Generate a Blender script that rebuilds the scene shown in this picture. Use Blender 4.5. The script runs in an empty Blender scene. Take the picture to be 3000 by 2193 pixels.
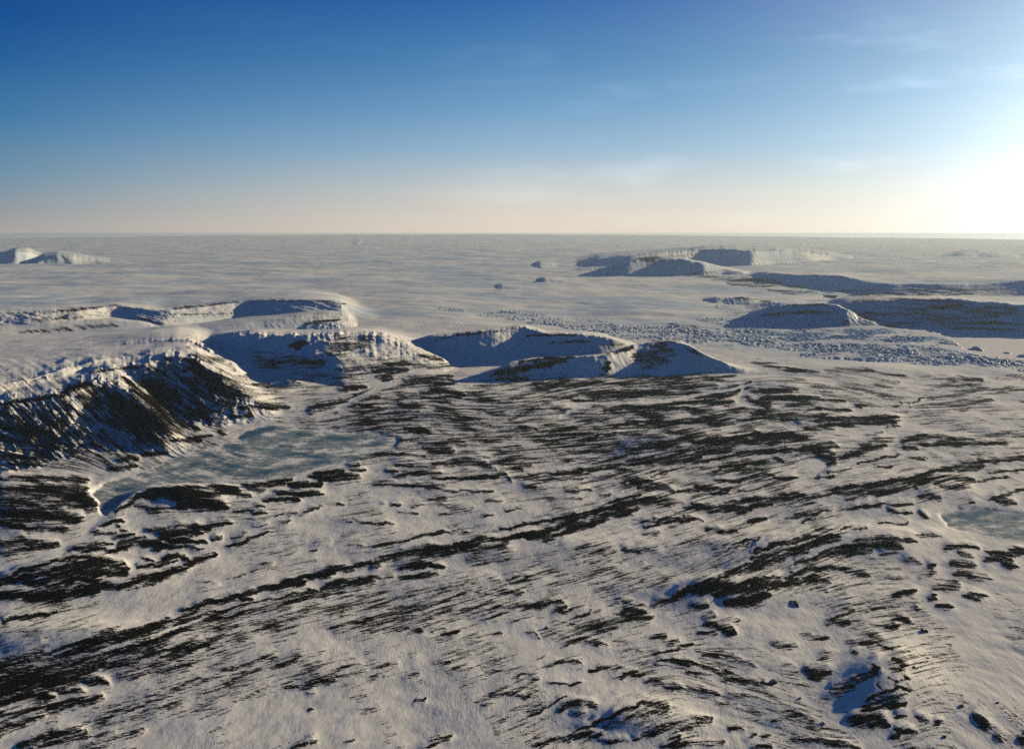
import bpy, math, random
import numpy as np

# ------------------------------------------------------------------ camera, sky, sun, exposure
# one Blender unit is 100 metres; the aircraft flies 1200 m above the frozen plain
scene = bpy.context.scene
PW, PH = 3000.0, 2193.0          # the survey grid follows the size of the aerial photograph
CX, CY, FOC = 1500.0, 1096.5, 2600.0
HGT = 12.0
HZ = 683.5                        # row of the flat horizon
PITCH = math.atan((CY - HZ) / FOC)
SUN_AZ, SUN_EL = math.radians(58.0), math.radians(12.0)

cam_d = bpy.data.cameras.new("camera")
cam_d.sensor_fit = 'HORIZONTAL'
cam_d.sensor_width = 36.0
cam_d.lens = 36.0 * FOC / PW
cam_d.clip_start = 0.1
cam_d.clip_end = 6000.0
cam = bpy.data.objects.new("camera", cam_d)
scene.collection.objects.link(cam)
cam.location = (0, 0, HGT)
cam.rotation_euler = (math.pi / 2 - PITCH, 0, 0)
scene.camera = cam

world = bpy.data.worlds.new("World")
scene.world = world
world.use_nodes = True
wn, wl = world.node_tree.nodes, world.node_tree.links
wn.clear()
EXPO = 0.35
w_out = wn.new('ShaderNodeOutputWorld')
w_bg = wn.new('ShaderNodeBackground')
w_sky = wn.new('ShaderNodeTexSky')
w_sky.sky_type = 'NISHITA'
w_sky.sun_disc = False
w_sky.sun_elevation = SUN_EL
w_sky.sun_rotation = SUN_AZ
w_sky.altitude = 1200.0
w_sky.air_density = 1.0
w_sky.dust_density = 0.6
w_sky.ozone_density = 3.0

def wmath(op, a, b=None, clamp=False):
    n = wn.new('ShaderNodeMath'); n.operation = op; n.use_clamp = clamp
    for i, v in enumerate((a, b)):
        if v is None: continue
        if isinstance(v, (int, float)): n.inputs[i].default_value = v
        else: wl.new(v, n.inputs[i])
    return n.outputs[0]

def wmix(mode, fac, a, b):
    n = wn.new('ShaderNodeMix'); n.data_type = 'RGBA'; n.blend_type = mode; n.clamp_result = False
    if isinstance(fac, (int, float)): n.inputs[0].default_value = fac
    else: wl.new(fac, n.inputs[0])
    for i, v in ((6, a), (7, b)):
        if isinstance(v, tuple): n.inputs[i].default_value = (*v, 1)
        else: wl.new(v, n.inputs[i])
    return n.outputs[2]

w_co = wn.new('ShaderNodeTexCoord')
w_sep = wn.new('ShaderNodeSeparateXYZ'); wl.new(w_co.outputs['Generated'], w_sep.inputs[0])
def sky_ramp(stops):
    r = wn.new('ShaderNodeValToRGB'); r.color_ramp.interpolation = 'EASE'
    e_ = r.color_ramp.elements
    e_[0].position, e_[0].color = stops[0][0], (*stops[0][1], 1)
    e_[1].position, e_[1].color = stops[-1][0], (*stops[-1][1], 1)
    for p, c in stops[1:-1]:
        e = e_.new(p); e.color = (*c, 1)
    r.color_ramp.interpolation = 'LINEAR'
    wl.new(wmath('MAXIMUM', w_sep.outputs[2], 0.0), r.inputs[0])
    return r.outputs[0]

# deep polar blue overhead, dull grey at the horizon away from the sun and cream towards it
away = sky_ramp([(0.0, (.40, .375, .355)), (.021, (.30, .328, .352)), (.055, (.16, .28, .39)), (.109, (.053, .19, .376)), (.16, (.018, .115, .32)), (.20, (.007, .076, .283)), (.27, (.004, .05, .22)), (.40, (.003, .035, .13)), (1.0, (.002, .028, .095))])
towards = sky_ramp([(0.0, (.76, .66, .55)), (.014, (.74, .66, .565)), (.045, (.60, .61, .58)), (.09, (.31, .47, .62)), (.135, (.16, .34, .56)), (.18, (.08, .24, .47)), (.24, (.028, .135, .40)), (.40, (.003, .04, .15)), (1.0, (.002, .028, .095))])
w_dot = wn.new('ShaderNodeVectorMath'); w_dot.operation = 'DOT_PRODUCT'
wl.new(w_co.outputs['Generated'], w_dot.inputs[0])
GA, GE = math.radians(41.0), math.radians(2.0)
w_dot.inputs[1].default_value = (math.sin(GA) * math.cos(GE), math.cos(GA) * math.cos(GE), math.sin(GE))
d_ = wmath('MAXIMUM', w_dot.outputs['Value'], 0.0)
w_side = wn.new('ShaderNodeMapRange'); w_side.interpolation_type = 'LINEAR'
wl.new(w_dot.outputs['Value'], w_side.inputs[0]); w_side.inputs[1].default_value = .33; w_side.inputs[2].default_value = .76
w_comb = wmix('MIX', w_side.outputs[0], away, towards)
# brightening round the sun
w_comb = wmix('ADD', wmath('MULTIPLY', wmath('POWER', d_, 13.0), 0.54), w_comb, (.92, 1.0, .92))
w_comb = wmix('ADD', wmath('MULTIPLY', wmath('POWER', d_, 60.0), 0.9), w_comb, (1.0, .97, .85))
# a few thin wisps of cirrus
w_map = wn.new('ShaderNodeMapping'); w_map.inputs['Scale'].default_value = (3.0, 3.0, 14.0); w_map.inputs['Rotation'].default_value = (0.25, 0.2, 0)
wl.new(w_co.outputs['Generated'], w_map.inputs[0])
w_noi = wn.new('ShaderNodeTexNoise'); w_noi.inputs['Scale'].default_value = 1.6; w_noi.inputs['Detail'].default_value = 6; w_noi.inputs['Roughness'].default_value = .55
wl.new(w_map.outputs[0], w_noi.inputs['Vector'])
w_mr = wn.new('ShaderNodeMapRange'); w_mr.interpolation_type = 'SMOOTHSTEP'
wl.new(w_noi.outputs['Fac'], w_mr.inputs[0]); w_mr.inputs[1].default_value = .52; w_mr.inputs[2].default_value = .85
cir = wmath('MULTIPLY', w_mr.outputs[0], wmath('ADD', wmath('MULTIPLY', wmath('POWER', d_, 6.0), .45), .0))
w_comb = wmix('ADD', cir, w_comb, (.8, .85, .9))
w_sc = wmix('MULTIPLY', 1.0, w_comb, tuple([10.0 / 2 ** EXPO] * 3))
w_fin = wmix('MIX', 0.015, w_sc, w_sky.outputs[0])
wl.new(w_fin, w_bg.inputs[0])
w_bg.inputs[1].default_value = 0.1
wl.new(w_bg.outputs[0], w_out.inputs[0])

sun_d = bpy.data.lights.new("sun", 'SUN')
sun_d.energy = 4.8
sun_d.angle = math.radians(0.5)
sun_d.color = (1.0, 0.79, 0.45)
sun = bpy.data.objects.new("sun", sun_d)
scene.collection.objects.link(sun)
# a sun lamp shines along its local -Z
import mathutils
sd = mathutils.Vector((math.sin(SUN_AZ) * math.cos(SUN_EL), math.cos(SUN_AZ) * math.cos(SUN_EL), math.sin(SUN_EL)))
sun.rotation_euler = sd.to_track_quat('Z', 'Y').to_euler()
sun.location = (60, 40, 30)

scene.view_settings.view_transform = 'Standard'
scene.view_settings.look = 'None'
scene.view_settings.gamma = 1.0
scene.view_settings.use_curve_mapping = False
scene.view_settings.exposure = EXPO
scene.cycles.max_bounces = 4
scene.cycles.diffuse_bounces = 0
scene.cycles.glossy_bounces = 1
scene.cycles.volume_bounces = 0
scene.cycles.use_denoising = False

# ------------------------------------------------------------------ numbers helpers
F32 = np.float32
SP, CP = math.sin(PITCH), math.cos(PITCH)

def row_to_Y(py, z=0.0):
    """distance along the ground at which height z is seen in row py"""
    v = np.asarray(py, float) - CY
    return (HGT - z) * (FOC * CP - v * SP) / (FOC * SP + v * CP)

def Y_to_row(Y, z=0.0):
    """row in which a point at distance Y and height z is seen"""
    h = HGT - np.asarray(z, float)
    # t = h/Y = (F s + v c)/(F c - v s)
    t = h / Y
    v = FOC * (t * CP - SP) / (CP + t * SP)
    return v + CY

def ground(px, py, z=0.0):
    Y = float(row_to_Y(py, z))
    d = Y * CP + (HGT - z) * SP
    return ((px - CX) * d / FOC, Y, z)

def sstep(a, b, x):
    t = np.clip((x - a) / (b - a), 0, 1)
    return t * t * (3 - 2 * t)

def _hash(ix, iy, seed):
    h = (ix.astype(np.int64) * 374761393 + iy.astype(np.int64) * 668265263 + seed * 974711) & 0x7fffffff
    h = ((h ^ (h >> 13)) * 1274126177) & 0x7fffffff
    return (h ^ (h >> 16)) & 0xffffff

def gnoise(x, y, seed=0):
    """gradient noise, about -1..1"""
    x = np.asarray(x, np.float64); y = np.asarray(y, np.float64)
    ix = np.floor(x); iy = np.floor(y)
    fx = (x - ix).astype(F32); fy = (y - iy).astype(F32)
    ix = ix.astype(np.int64); iy = iy.astype(np.int64)
    u = fx * fx * fx * (fx * (fx * 6 - 15) + 10)
    v = fy * fy * fy * (fy * (fy * 6 - 15) + 10)
    def corner(a, b):
        an = _hash(ix + a, iy + b, seed).astype(F32) * F32(2 * math.pi / 16777216.0)
        return np.cos(an) * (fx - a) + np.sin(an) * (fy - b)
    n00, n10, n01, n11 = corner(0, 0), corner(1, 0), corner(0, 1), corner(1, 1)
    return ((n00 * (1 - u) + n10 * u) * (1 - v) + (n01 * (1 - u) + n11 * u) * v) * F32(1.5)

def fbm(x, y, seed=0, octv=4, gain=0.5, lac=2.03):
    s = 0; a = 1.0; f = 1.0
    for k in range(octv):
        s = s + a * gnoise(x * f, y * f, seed + 17 * k)
        a *= gain; f *= lac
    return s

def blur(img, s):
    h, w = img.shape
    P = int(4 * s) + 1
    a = np.pad(img, P, mode='edge')
    H_, W_ = a.shape
    fy = np.fft.fftfreq(H_)[:, None]; fx = np.fft.rfftfreq(W_)[None, :]
    k = np.exp(-2 * (math.pi * s) ** 2 * (fx * fx + fy * fy))
    return np.fft.irfft2(np.fft.rfft2(a) * k, s=a.shape)[P:P + h, P:P + w].astype(F32)

def equalize(a):
    q = np.quantile(a[::3, ::3], np.linspace(0, 1, 257))
    return np.interp(a, q, np.linspace(0, 1, 257)).astype(F32)
# ------------------------------------------------------------------ survey of the ground
# rock outcrops, and the cliff hollow's cast shadow laid as rock, read off the aerial photograph: half width, cover, then x,y points along the outcrop
ROCK_AND_SHADE = """
4 .45 2470 884 2600 878 2720 880 2850 890|6 .4 2560 900 2700 893 2850 898 2980 905|5 .42 2520 915 2640 922 2760 918|5 .4 2680 935 2800 930 2950 925|4 .5 2600 945 2750 948 2900 945 3050 950|6 .35 2760 905 2900 915 3000 920|4 .45 2450 852 2600 850 2800 848 3000 850|4 .4 2480 866 2650 860 2850 862|6 .45 2050 810 2160 815 2260 822|5 .45 2130 830 2250 838 2360 842|5 .4 2250 850 2330 858 2420 858|5 .45 2230 925 2330 915 2440 915|6 .5 2440 940 2500 948|3 .5 1850 758 1960 752 2060 745|3 .4 1900 770 2020 768
7 1 -60 1965 150 1905 300 1865 430 1838 520 1812 620 1766 760 1730 900 1690 1035 1660 1145 1632 1240 1610 1340 1603 1470 1577 1560 1564 1650 1537 1750 1500 1850 1472 1930 1458|4 .95 470 1838 620 1795 800 1752 960 1722 1110 1690|45 .36 350 1955 620 1885 800 1815 950 1770|40 .34 850 1800 1050 1770 1250 1740 1450 1715|34 .42 1000 1850 1200 1815 1400 1775 1560 1775|50 .28 1500 1690 1700 1665 1900 1690|40 .3 300 2110 600 2010 850 1960 1050 1960|30 .35 1620 1850 1800 1820 1900 1800
6 1 2000 1738 2110 1690 2200 1650 2300 1612 2400 1583 2455 1572|5 .95 2440 1432 2560 1416 2680 1394 2850 1356 3060 1338|5 .95 1650 1392 1760 1372 1850 1358 2000 1336 2130 1326 2260 1318 2400 1312|5 .95 2000 1237 2120 1226 2250 1228 2380 1228|5 1 -60 1756 150 1748 300 1722 450 1690 560 1655 640 1622
22 .85 0 1440 130 1438 250 1430|10 .8 0 1400 260 1405|27 1.05 240 1480 280 1475|24 1 200 1450 270 1475|22 .9 0 1500 230 1515|12 .9 0 1535 100 1548 200 1548|20 .8 0 1470 120 1470 240 1475
14 .95 0 1595 60 1585 110 1595 165 1597|12 .85 0 1620 100 1605|8 1 0 1700 60 1670 165 1638|9 1 0 1712 90 1682 250 1645|5 1 170 1640 230 1632 285 1635|9 1 60 1710 150 1690 250 1655|9 1 235 1650 300 1640 360 1650|8 1 250 1660 330 1655 375 1663
14 1.05 140 1690 250 1675 360 1678|6 1 80 1715 140 1710|9 1 130 1720 230 1695 300 1700|7 1 230 1718 290 1705|18 1.05 -60 1745 100 1748 200 1740 290 1722 330 1712|13 1 300 1725 370 1712 450 1690 545 1665|7 1 400 1665 470 1650 520 1643|8 1 480 1635 540 1628 560 1645|4 .9 420 1637 450 1640|8 .9 545 1650 600 1635 635 1622
6 1 200 1613 300 1592 330 1590|9 1 215 1612 280 1605 335 1612|9 1 330 1612 380 1605|12 1 340 1600 400 1590 470 1590|8 1 445 1610 480 1600 535 1600|6 .9 545 1600 590 1608|6 1 232 1578 252 1565|6 1 250 1558 290 1552|5 .9 280 1565 340 1560|6 1 330 1575 400 1568|4 1 360 1590 420 1575|7 1 290 1540 330 1528 375 1530|3 1 345 1545 365 1543|3 1 360 1556 385 1555
10 .95 425 1552 500 1553 590 1560|7 1 510 1545 580 1535|7 1 460 1565 560 1568|8 .95 460 1577 520 1578 600 1588|7 .9 490 1585 560 1588|9 1 345 1505 370 1480 400 1458 450 1435 520 1427 600 1427|16 1 420 1455 480 1445 560 1450 640 1445|18 1.1 520 1480 580 1475 640 1478|14 1 480 1450 560 1465|8 .5 390 1480 450 1490 520 1490|6 .5 430 1500 500 1500
8 1 600 1425 690 1428|10 1 620 1440 700 1440|16 1.05 560 1470 660 1485|8 1 640 1478 665 1490|8 .9 700 1452 740 1453|8 1 705 1420 740 1422 800 1412 865 1400|9 1 720 1428 770 1434|9 .9 760 1425 830 1415|8 1 900 1395 1015 1378|6 .9 840 1418 900 1412|6 .9 850 1425 920 1420|8 1 910 1420 940 1418|9 1 930 1405 1050 1392|6 .9 960 1410 1055 1400
6 1 1025 1375 1080 1378|6 .9 1020 1362 1060 1362|8 1 820 1445 880 1443 940 1447|4 .9 800 1438 830 1438|8 1 770 1465 820 1463 880 1463|4 1 740 1482 775 1482|6 1 730 1505 780 1502|3 .9 690 1500 740 1493|3 .8 800 1510 850 1498|6 .8 850 1515 890 1500 935 1482|4 .8 815 1535 860 1525|3 .9 735 1545 790 1535|5 .9 665 1600 720 1585 790 1555|4 .9 680 1575 730 1562|7 .9 620 1580 650 1572|9 .95 550 1545 620 1540 670 1530
6 .5 830 1630 870 1612|4 .5 910 1610 930 1606|7 .5 730 1670 760 1655 800 1650|4 .4 665 1700 720 1680|5 .4 595 1702 650 1708|7 .5 920 1585 960 1590|4 .6 980 1588 1060 1577|2.5 .8 1040 1597 1075 1594|3 .9 980 1478 1015 1479|5 .6 1040 1520 1080 1528 1150 1535|4 .5 990 1525 1040 1530|9 .85 960 1360 1000 1345 1060 1332 1110 1325 1150 1330
8 .8 1140 1330 1240 1335|7 .8 1230 1300 1350 1305|8 .8 1250 1320 1340 1318|7 .6 1380 1333 1440 1340|8 .4 1450 1325 1560 1330|6 .9 1165 1365 1205 1365|6 .9 1130 1378 1170 1380|10 .85 1220 1370 1290 1360 1330 1352 1380 1350 1430 1365|10 .8 1160 1395 1230 1385 1290 1385|7 .4 1340 1370 1400 1375|8 .7 1410 1368 1450 1375|9 .75 1430 1355 1500 1352 1560 1360
5 .9 1270 1400 1330 1402 1400 1398 1470 1390|8 .6 1370 1400 1450 1398|9 .95 1445 1390 1480 1388 1495 1412|5 1 1100 1422 1160 1418 1200 1420 1260 1430 1340 1440|7 .6 1200 1420 1300 1420|8 .6 1120 1412 1160 1410|4 .8 1340 1438 1400 1437 1455 1437|9 .6 1260 1460 1290 1465 1310 1462|5 .7 1115 1477 1130 1475|4 1 1150 1480 1175 1480|5 .7 1200 1485 1250 1478
6 .5 1290 1503 1350 1497 1385 1488|2.5 .7 1410 1518 1450 1508|4 .6 1165 1502 1230 1502|4 .6 1480 1500 1520 1490|6 .5 1420 1465 1475 1468|9 .7 1540 1420 1570 1430|5 .8 1500 1370 1530 1375|6 .7 1540 1385 1580 1390|6 1 1610 1388 1700 1378|6 .75 1530 1404 1610 1405 1700 1402|3 .8 1100 1531 1150 1534|5 .85 1100 1603 1140 1587 1190 1580 1250 1567 1320 1557 1370 1556
5 1 1470 1549 1510 1542 1560 1530 1640 1520 1700 1503|9 .95 1145 1630 1180 1613 1240 1607 1300 1607 1340 1602|16 .62 1150 1640 1250 1622 1330 1617|8 1 1165 1665 1220 1650 1300 1657|8 .95 1200 1662 1250 1662|6 .95 1340 1590 1400 1580 1470 1575|9 .75 1330 1600 1400 1590 1500 1577|16 .65 1330 1615 1400 1605 1480 1600|7 1 1500 1565 1560 1562 1620 1553 1700 1520|11 1 1530 1575 1620 1572 1700 1540|14 .4 1420 1620 1500 1625
14 .45 1370 1645 1500 1635|7 .7 1170 1690 1220 1688 1290 1680|10 .55 1100 1690 1150 1685|6 .9 1650 1385 1720 1375 1800 1370 1850 1382|6 .6 1650 1398 1740 1392|12 .85 1800 1345 1850 1325 1900 1305 1960 1297|12 .85 1830 1350 1900 1345 1920 1335|4 .6 1700 1347 1750 1345|4 .7 1650 1350 1760 1360 1810 1362|7 1 1850 1360 1950 1352 2020 1345 2060 1335|10 .9 2000 1335 2060 1325 2130 1322|4 1 2050 1355 2130 1338 2200 1332|7 1 2130 1325 2250 1320
8 .7 1930 1365 2010 1357|4 .7 1880 1388 1990 1375|3.5 .9 1905 1397 1950 1385|5 1 1815 1417 1835 1405 1870 1400|11 .95 1850 1410 1900 1412 1950 1425 1975 1437|8 .95 1870 1428 1950 1432|6 1 1985 1440 2040 1435 2060 1425|8 .95 2030 1428 2080 1430 2140 1432|4 .9 2090 1445 2140 1445|5 .7 2160 1437 2230 1435|6 .9 2080 1380 2120 1370 2200 1360 2250 1352|10 .75 2085 1390 2150 1380 2220 1375|7 .8 2095 1405 2160 1410 2200 1400 2250 1395
4 1 1760 1475 1820 1462 1880 1447|9 1 1650 1530 1720 1505 1800 1478 1870 1460 1920 1455|11 1 1650 1550 1720 1535 1800 1505 1870 1490|14 .75 1800 1490 1900 1470 1980 1475|10 .6 1900 1460 2000 1470|8 .8 1660 1440 1720 1435|4 .7 1740 1447 1790 1448|6 .6 1650 1460 1710 1460|5 .9 1870 1530 1940 1520 2020 1512|7 .9 2000 1487 2060 1478|5 1 2025 1475 2060 1478|6 1 1880 1545 1960 1528 2050 1518 2065 1525|8 .6 1870 1565 1930 1555
8 .9 2040 1490 2090 1485 2130 1480 2180 1465 2250 1457|7 .9 2085 1503 2150 1490 2230 1480|5 .9 2160 1500 2200 1490|6 .9 2130 1470 2200 1465|9 .9 2060 1555 2100 1550 2115 1560|5 .9 2110 1560 2140 1558 2170 1560|10 .55 1830 1615 1880 1612 1930 1620|6 .9 1820 1610 1870 1615|12 .35 1950 1600 2050 1590 2120 1600|25 .35 1650 1600 1800 1620|30 .4 1700 1660 1850 1680 1950 1700|4 .8 2090 1610 2180 1585 2230 1575|3 .8 2100 1620 2200 1590|4 .8 2190 1530 2250 1515
7 1 2200 1615 2260 1595 2330 1580 2400 1570 2460 1568|10 .85 2200 1635 2280 1615 2360 1600 2450 1585|8 .85 2200 1655 2300 1630 2370 1612|9 .85 2330 1655 2400 1630 2470 1605 2520 1590|14 .95 2400 1620 2470 1615 2560 1610|8 .95 2500 1580 2570 1575 2640 1580 2680 1585|12 .9 2470 1600 2580 1595 2640 1600|7 .6 2580 1625 2650 1605|4 1 2310 1677 2350 1670|9 1 2290 1695 2350 1675 2420 1665 2470 1665|12 .85 2250 1720 2320 1700 2400 1690|12 .8 2450 1665 2530 1680 2550 1690|10 .7 2380 1700 2440 1705|14 1 2200 1720 2260 1700
8 1 2760 1605 2830 1597 2880 1605|9 .8 2800 1620 2850 1630|8 .9 2880 1640 2930 1635 2960 1640|6 .9 2900 1615 2990 1625|8 1 2955 1610 3000 1615 3060 1620|9 1 2950 1650 2975 1658|10 .7 2780 1650 2850 1655|9 .6 2650 1640 2700 1650|10 .8 2720 1660 2745 1650|9 .6 2700 1690 2740 1675|11 .6 2800 1680 2900 1700|12 .6 2740 1720 2810 1715|5 1 2600 1495 2640 1505 2670 1500|5 1 2690 1500 2715 1515|5 .7 2690 1560 2770 1572|4 .8 2480 1545 2545 1545|4 .9 2450 1550 2490 1540
3 .8 2400 1550 2440 1548|2.5 .8 2570 1530 2670 1532|5 1 2460 1495 2530 1482 2600 1477 2680 1477|4 .9 2370 1505 2440 1490|7 .8 2300 1522 2360 1505|3 .8 2350 1530 2390 1515|6 .9 2200 1520 2250 1515|8 .85 2200 1470 2300 1460 2400 1452|8 .9 2200 1455 2240 1460|8 .8 2200 1478 2260 1475|6 .5 2340 1470 2400 1475|4 .9 2280 1448 2360 1445|6 .9 2390 1455 2440 1445
8 .9 2450 1430 2520 1425 2600 1418 2640 1408 2680 1395 2750 1378 2850 1355|12 .75 2440 1440 2550 1440 2640 1435 2680 1425|7 .8 2550 1450 2640 1440|6 .7 2480 1465 2540 1455|13 .7 2650 1415 2750 1400 2850 1405|12 .65 2800 1370 2880 1365|9 .7 2740 1420 2850 1430|12 .6 2700 1450 2760 1455|5 .95 2900 1465 2930 1450 3000 1435 3060 1430|6 .9 2910 1463 2970 1475|5 .9 2845 1475 2860 1468|5 .8 2860 1410 2950 1398|9 .75 2870 1350 2930 1345 3060 1338|4 .7 2900 1385 3040 1372|5 .5 2840 1330 2920 1325
6 .95 2410 1360 2450 1355|5 .95 2390 1400 2450 1395|5 .8 2430 1385 2500 1370|9 .8 2200 1395 2270 1393|6 1 2260 1400 2330 1400|4 .85 2515 1358 2600 1337 2650 1332|4 .8 2560 1370 2620 1365|6 1 2200 1328 2260 1322 2320 1318 2400 1315|8 .9 2270 1340 2300 1355|9 .9 2330 1320 2400 1310 2450 1305|9 .95 2380 1325 2430 1340 2450 1345|8 .95 2470 1345 2500 1330 2560 1315 2600 1305|7 .95 2640 1307 2690 1312|6 .8 2700 1303 2800 1302 2900 1300|5 .6 2660 1340 2710 1345
8 1 985 1143 1020 1140 1077 1133|10 .85 900 1200 960 1185 1030 1170 1045 1160|9 .8 900 1210 980 1195 1040 1185|7 1 1045 1185 1095 1193|8 .85 1030 1165 1080 1150 1150 1135|6 .9 1050 1170 1110 1165|6 .9 970 1207 995 1205|6 .95 905 1225 925 1220|30 .3 900 1235 1100 1235|10 .4 1000 1215 1090 1225|9 .75 1150 1125 1230 1110 1330 1100|8 .8 1180 1130 1260 1115|9 .7 1250 1125 1330 1120|9 1 1270 1140 1330 1150 1360 1160|8 .8 1220 1145 1300 1150|5 .9 1230 1165 1350 1165|4 .7 1360 1150 1420 1150
10 1 1165 1188 1240 1186|6 .9 1100 1215 1150 1205 1230 1203|6 1 1155 1235 1220 1222|8 .6 1165 1155 1200 1165|5 .7 1145 1175 1180 1170|9 .75 1360 1170 1450 1175 1560 1190|8 .6 1440 1190 1500 1190|6 .7 1400 1205 1450 1215|7 .9 1540 1200 1580 1195|8 .8 1480 1230 1530 1215 1570 1210|9 1 1185 1260 1230 1255 1265 1270|7 1 1200 1265 1250 1265|10 .5 1280 1240 1310 1245|5 1 1515 1252 1565 1252 1580 1265|4 1 1585 1265 1640 1262 1690 1255|5 .9 1235 1300 1300 1293 1360 1295|8 .7 1300 1298 1420 1305|9 .8 1240 1315 1330 1310|10 .4 1440 1320 1560 1300|8 .7 1590 1295 1650 1290
9 .7 1550 1135 1620 1128 1690 1130|8 1 1560 1125 1610 1122|10 .75 1640 1115 1700 1115|9 .6 1500 1165 1620 1160 1700 1165|14 .65 1600 1120 1800 1125 1950 1120 2120 1105|13 .75 1690 1150 1800 1150 1950 1150 2050 1150|6 1 1790 1160 1880 1160|14 .65 1920 1135 2100 1130|12 .65 2000 1115 2150 1100|4 .9 1645 1165 1700 1175 1800 1177|10 .5 1600 1160 1660 1170|9 1 1770 1200 1850 1190 1920 1195 2050 1200|6 1 1765 1203 1830 1200|8 .8 1830 1183 1930 1182 2050 1178|9 1.05 2040 1163 2100 1152 2180 1132 2200 1122|10 .85 2030 1178 2150 1175|10 .7 1870 1210 2050 1205 2200 1200|9 1 2100 1165 2170 1145
9 .95 2200 1150 2300 1140|6 1 2190 1165 2210 1180 2260 1178|5 1 2230 1190 2260 1190|7 .9 2230 1165 2300 1165|10 .9 2200 1210 2300 1215|6 .7 2130 1190 2230 1205|6 1 1780 1245 1830 1240 1920 1235 2000 1238 2100 1225|9 .5 1850 1255 1930 1260|8 .9 2000 1235 2080 1237|6 .85 2050 1222 2170 1215|5 .8 2080 1245 2150 1240|6 .9 1950 1265 2000 1270|4 .8 1910 1250 1950 1252|5 .9 2090 1260 2110 1258|4 1 1720 1283 1770 1270|4 .9 1770 1262 1810 1265|3 1 1620 1262 1690 1257|9 .7 1680 1225 1750 1225|4 .8 1665 1212 1690 1210|8 .5 1650 1230 1680 1235|3 .7 1720 1245 1780 1243|8 .6 1600 1295 1660 1290|9 .4 1680 1305 1770 1310
10 .9 1920 1300 1960 1290 2010 1287 2060 1300|9 .85 1900 1310 1990 1305|8 .9 1850 1330 1880 1320|6 1 2060 1285 2150 1280 2220 1270 2300 1268|9 .95 2080 1290 2180 1290 2300 1285|7 .9 2180 1300 2300 1295|4 .8 2060 1300 2110 1315|5 .8 2120 1325 2180 1320 2250 1320|7 .8 2160 1275 2300 1262|7 1 2200 1150 2260 1143 2340 1140|9 .95 2230 1170 2330 1165 2400 1165|6 .95 2350 1165 2480 1175|8 .7 2300 1185 2400 1175|8 .95 2420 1200 2490 1200|6 .8 2360 1205 2420 1195|6 .8 2510 1188 2540 1190|8 .9 2200 1195 2230 1205|8 .85 2260 1205 2350 1215 2420 1220|5 .8 2200 1225 2270 1225
8 1 2380 1230 2480 1228 2560 1225 2630 1222|9 .95 2400 1245 2500 1240 2640 1235|3 1 2600 1248 2640 1250|10 .75 2350 1255 2400 1250 2450 1255|12 1 2200 1275 2280 1280 2370 1282|5 1 2330 1285 2370 1284|5 .8 2280 1268 2330 1265|5 .8 2540 1275 2590 1265|9 .9 2640 1295 2700 1280 2750 1278|7 .8 2660 1300 2720 1297|6 .6 2590 1285 2620 1285|7 .75 2710 1308 2780 1290 2850 1285 2900 1300|9 .7 2760 1300 2880 1300|5 .7 2900 1298 2950 1300|4 .6 2690 1275 2800 1280|8 .45 2880 1270 3050 1272|9 .8 2520 1305 2570 1290 2600 1295|8 .9 2400 1300 2440 1295|12 .85 2350 1310 2400 1315 2450 1330|9 .9 2480 1335 2560 1310
12 .45 2700 1190 2800 1185 2900 1170|8 .45 2750 1205 2850 1190|9 .4 2720 1165 2850 1140 3050 1140|7 .35 2750 1130 2900 1125|4 .7 2620 1190 2650 1180|2 .9 2660 1205 2675 1175 2720 1162|8 .55 2560 1125 2640 1120|8 .85 2200 1060 2290 1078|7 .7 2290 1082 2400 1090|7 .6 2420 1085 2560 1090|6 .5 2560 1095 2700 1100 2850 1110|6 .7 2780 1110 2880 1112|6 .6 2920 1105 3050 1107
9 1 0 1822 50 1808 100 1805 130 1797|6 .9 60 1815 120 1805|4 .7 130 1795 170 1788|8 .85 -60 1955 60 1925 150 1905 250 1880 300 1865 380 1843 430 1835 480 1813 510 1815|12 .85 -60 1975 100 1935 200 1915 300 1890 400 1855 470 1835|18 1.05 250 1880 330 1870 400 1850 430 1845|18 .9 -60 2000 80 1970 200 1950 300 1920 400 1900 520 1850|25 1.1 -60 2040 60 2000 120 1985 200 1990|26 1 -60 2050 100 2000 200 1975 300 1930|10 1 250 1995 320 2000|10 .9 150 2020 250 2030|14 .9 -40 2070 80 2040 150 2040|14 .7 -40 2095 100 2080 200 2060 310 2050|12 .9 220 2060 300 2045
12 .85 -40 2140 60 2115 130 2100|7 .8 -30 2155 30 2140|18 .7 300 1960 400 1930 500 1900 620 1890|16 .55 350 1985 450 1960 540 1950|14 .75 520 1850 600 1825 700 1800|18 .5 550 1880 700 1830|7 .65 420 2045 500 2015 600 1985 700 1950|7 .5 300 2100 400 2070 440 2050|7 .5 430 2090 520 2060 560 2050|8 .5 580 2030 650 2015|12 .9 60 2190 100 2172 160 2150 220 2135|12 .7 110 2180 180 2165 240 2145|8 .6 150 2175 260 2150|7 .7 380 2145 420 2135|6 .6 280 2155 340 2140|7 1 525 1790 600 1768 690 1752 760 1735|8 .9 505 1830 560 1812 620 1797
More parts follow.
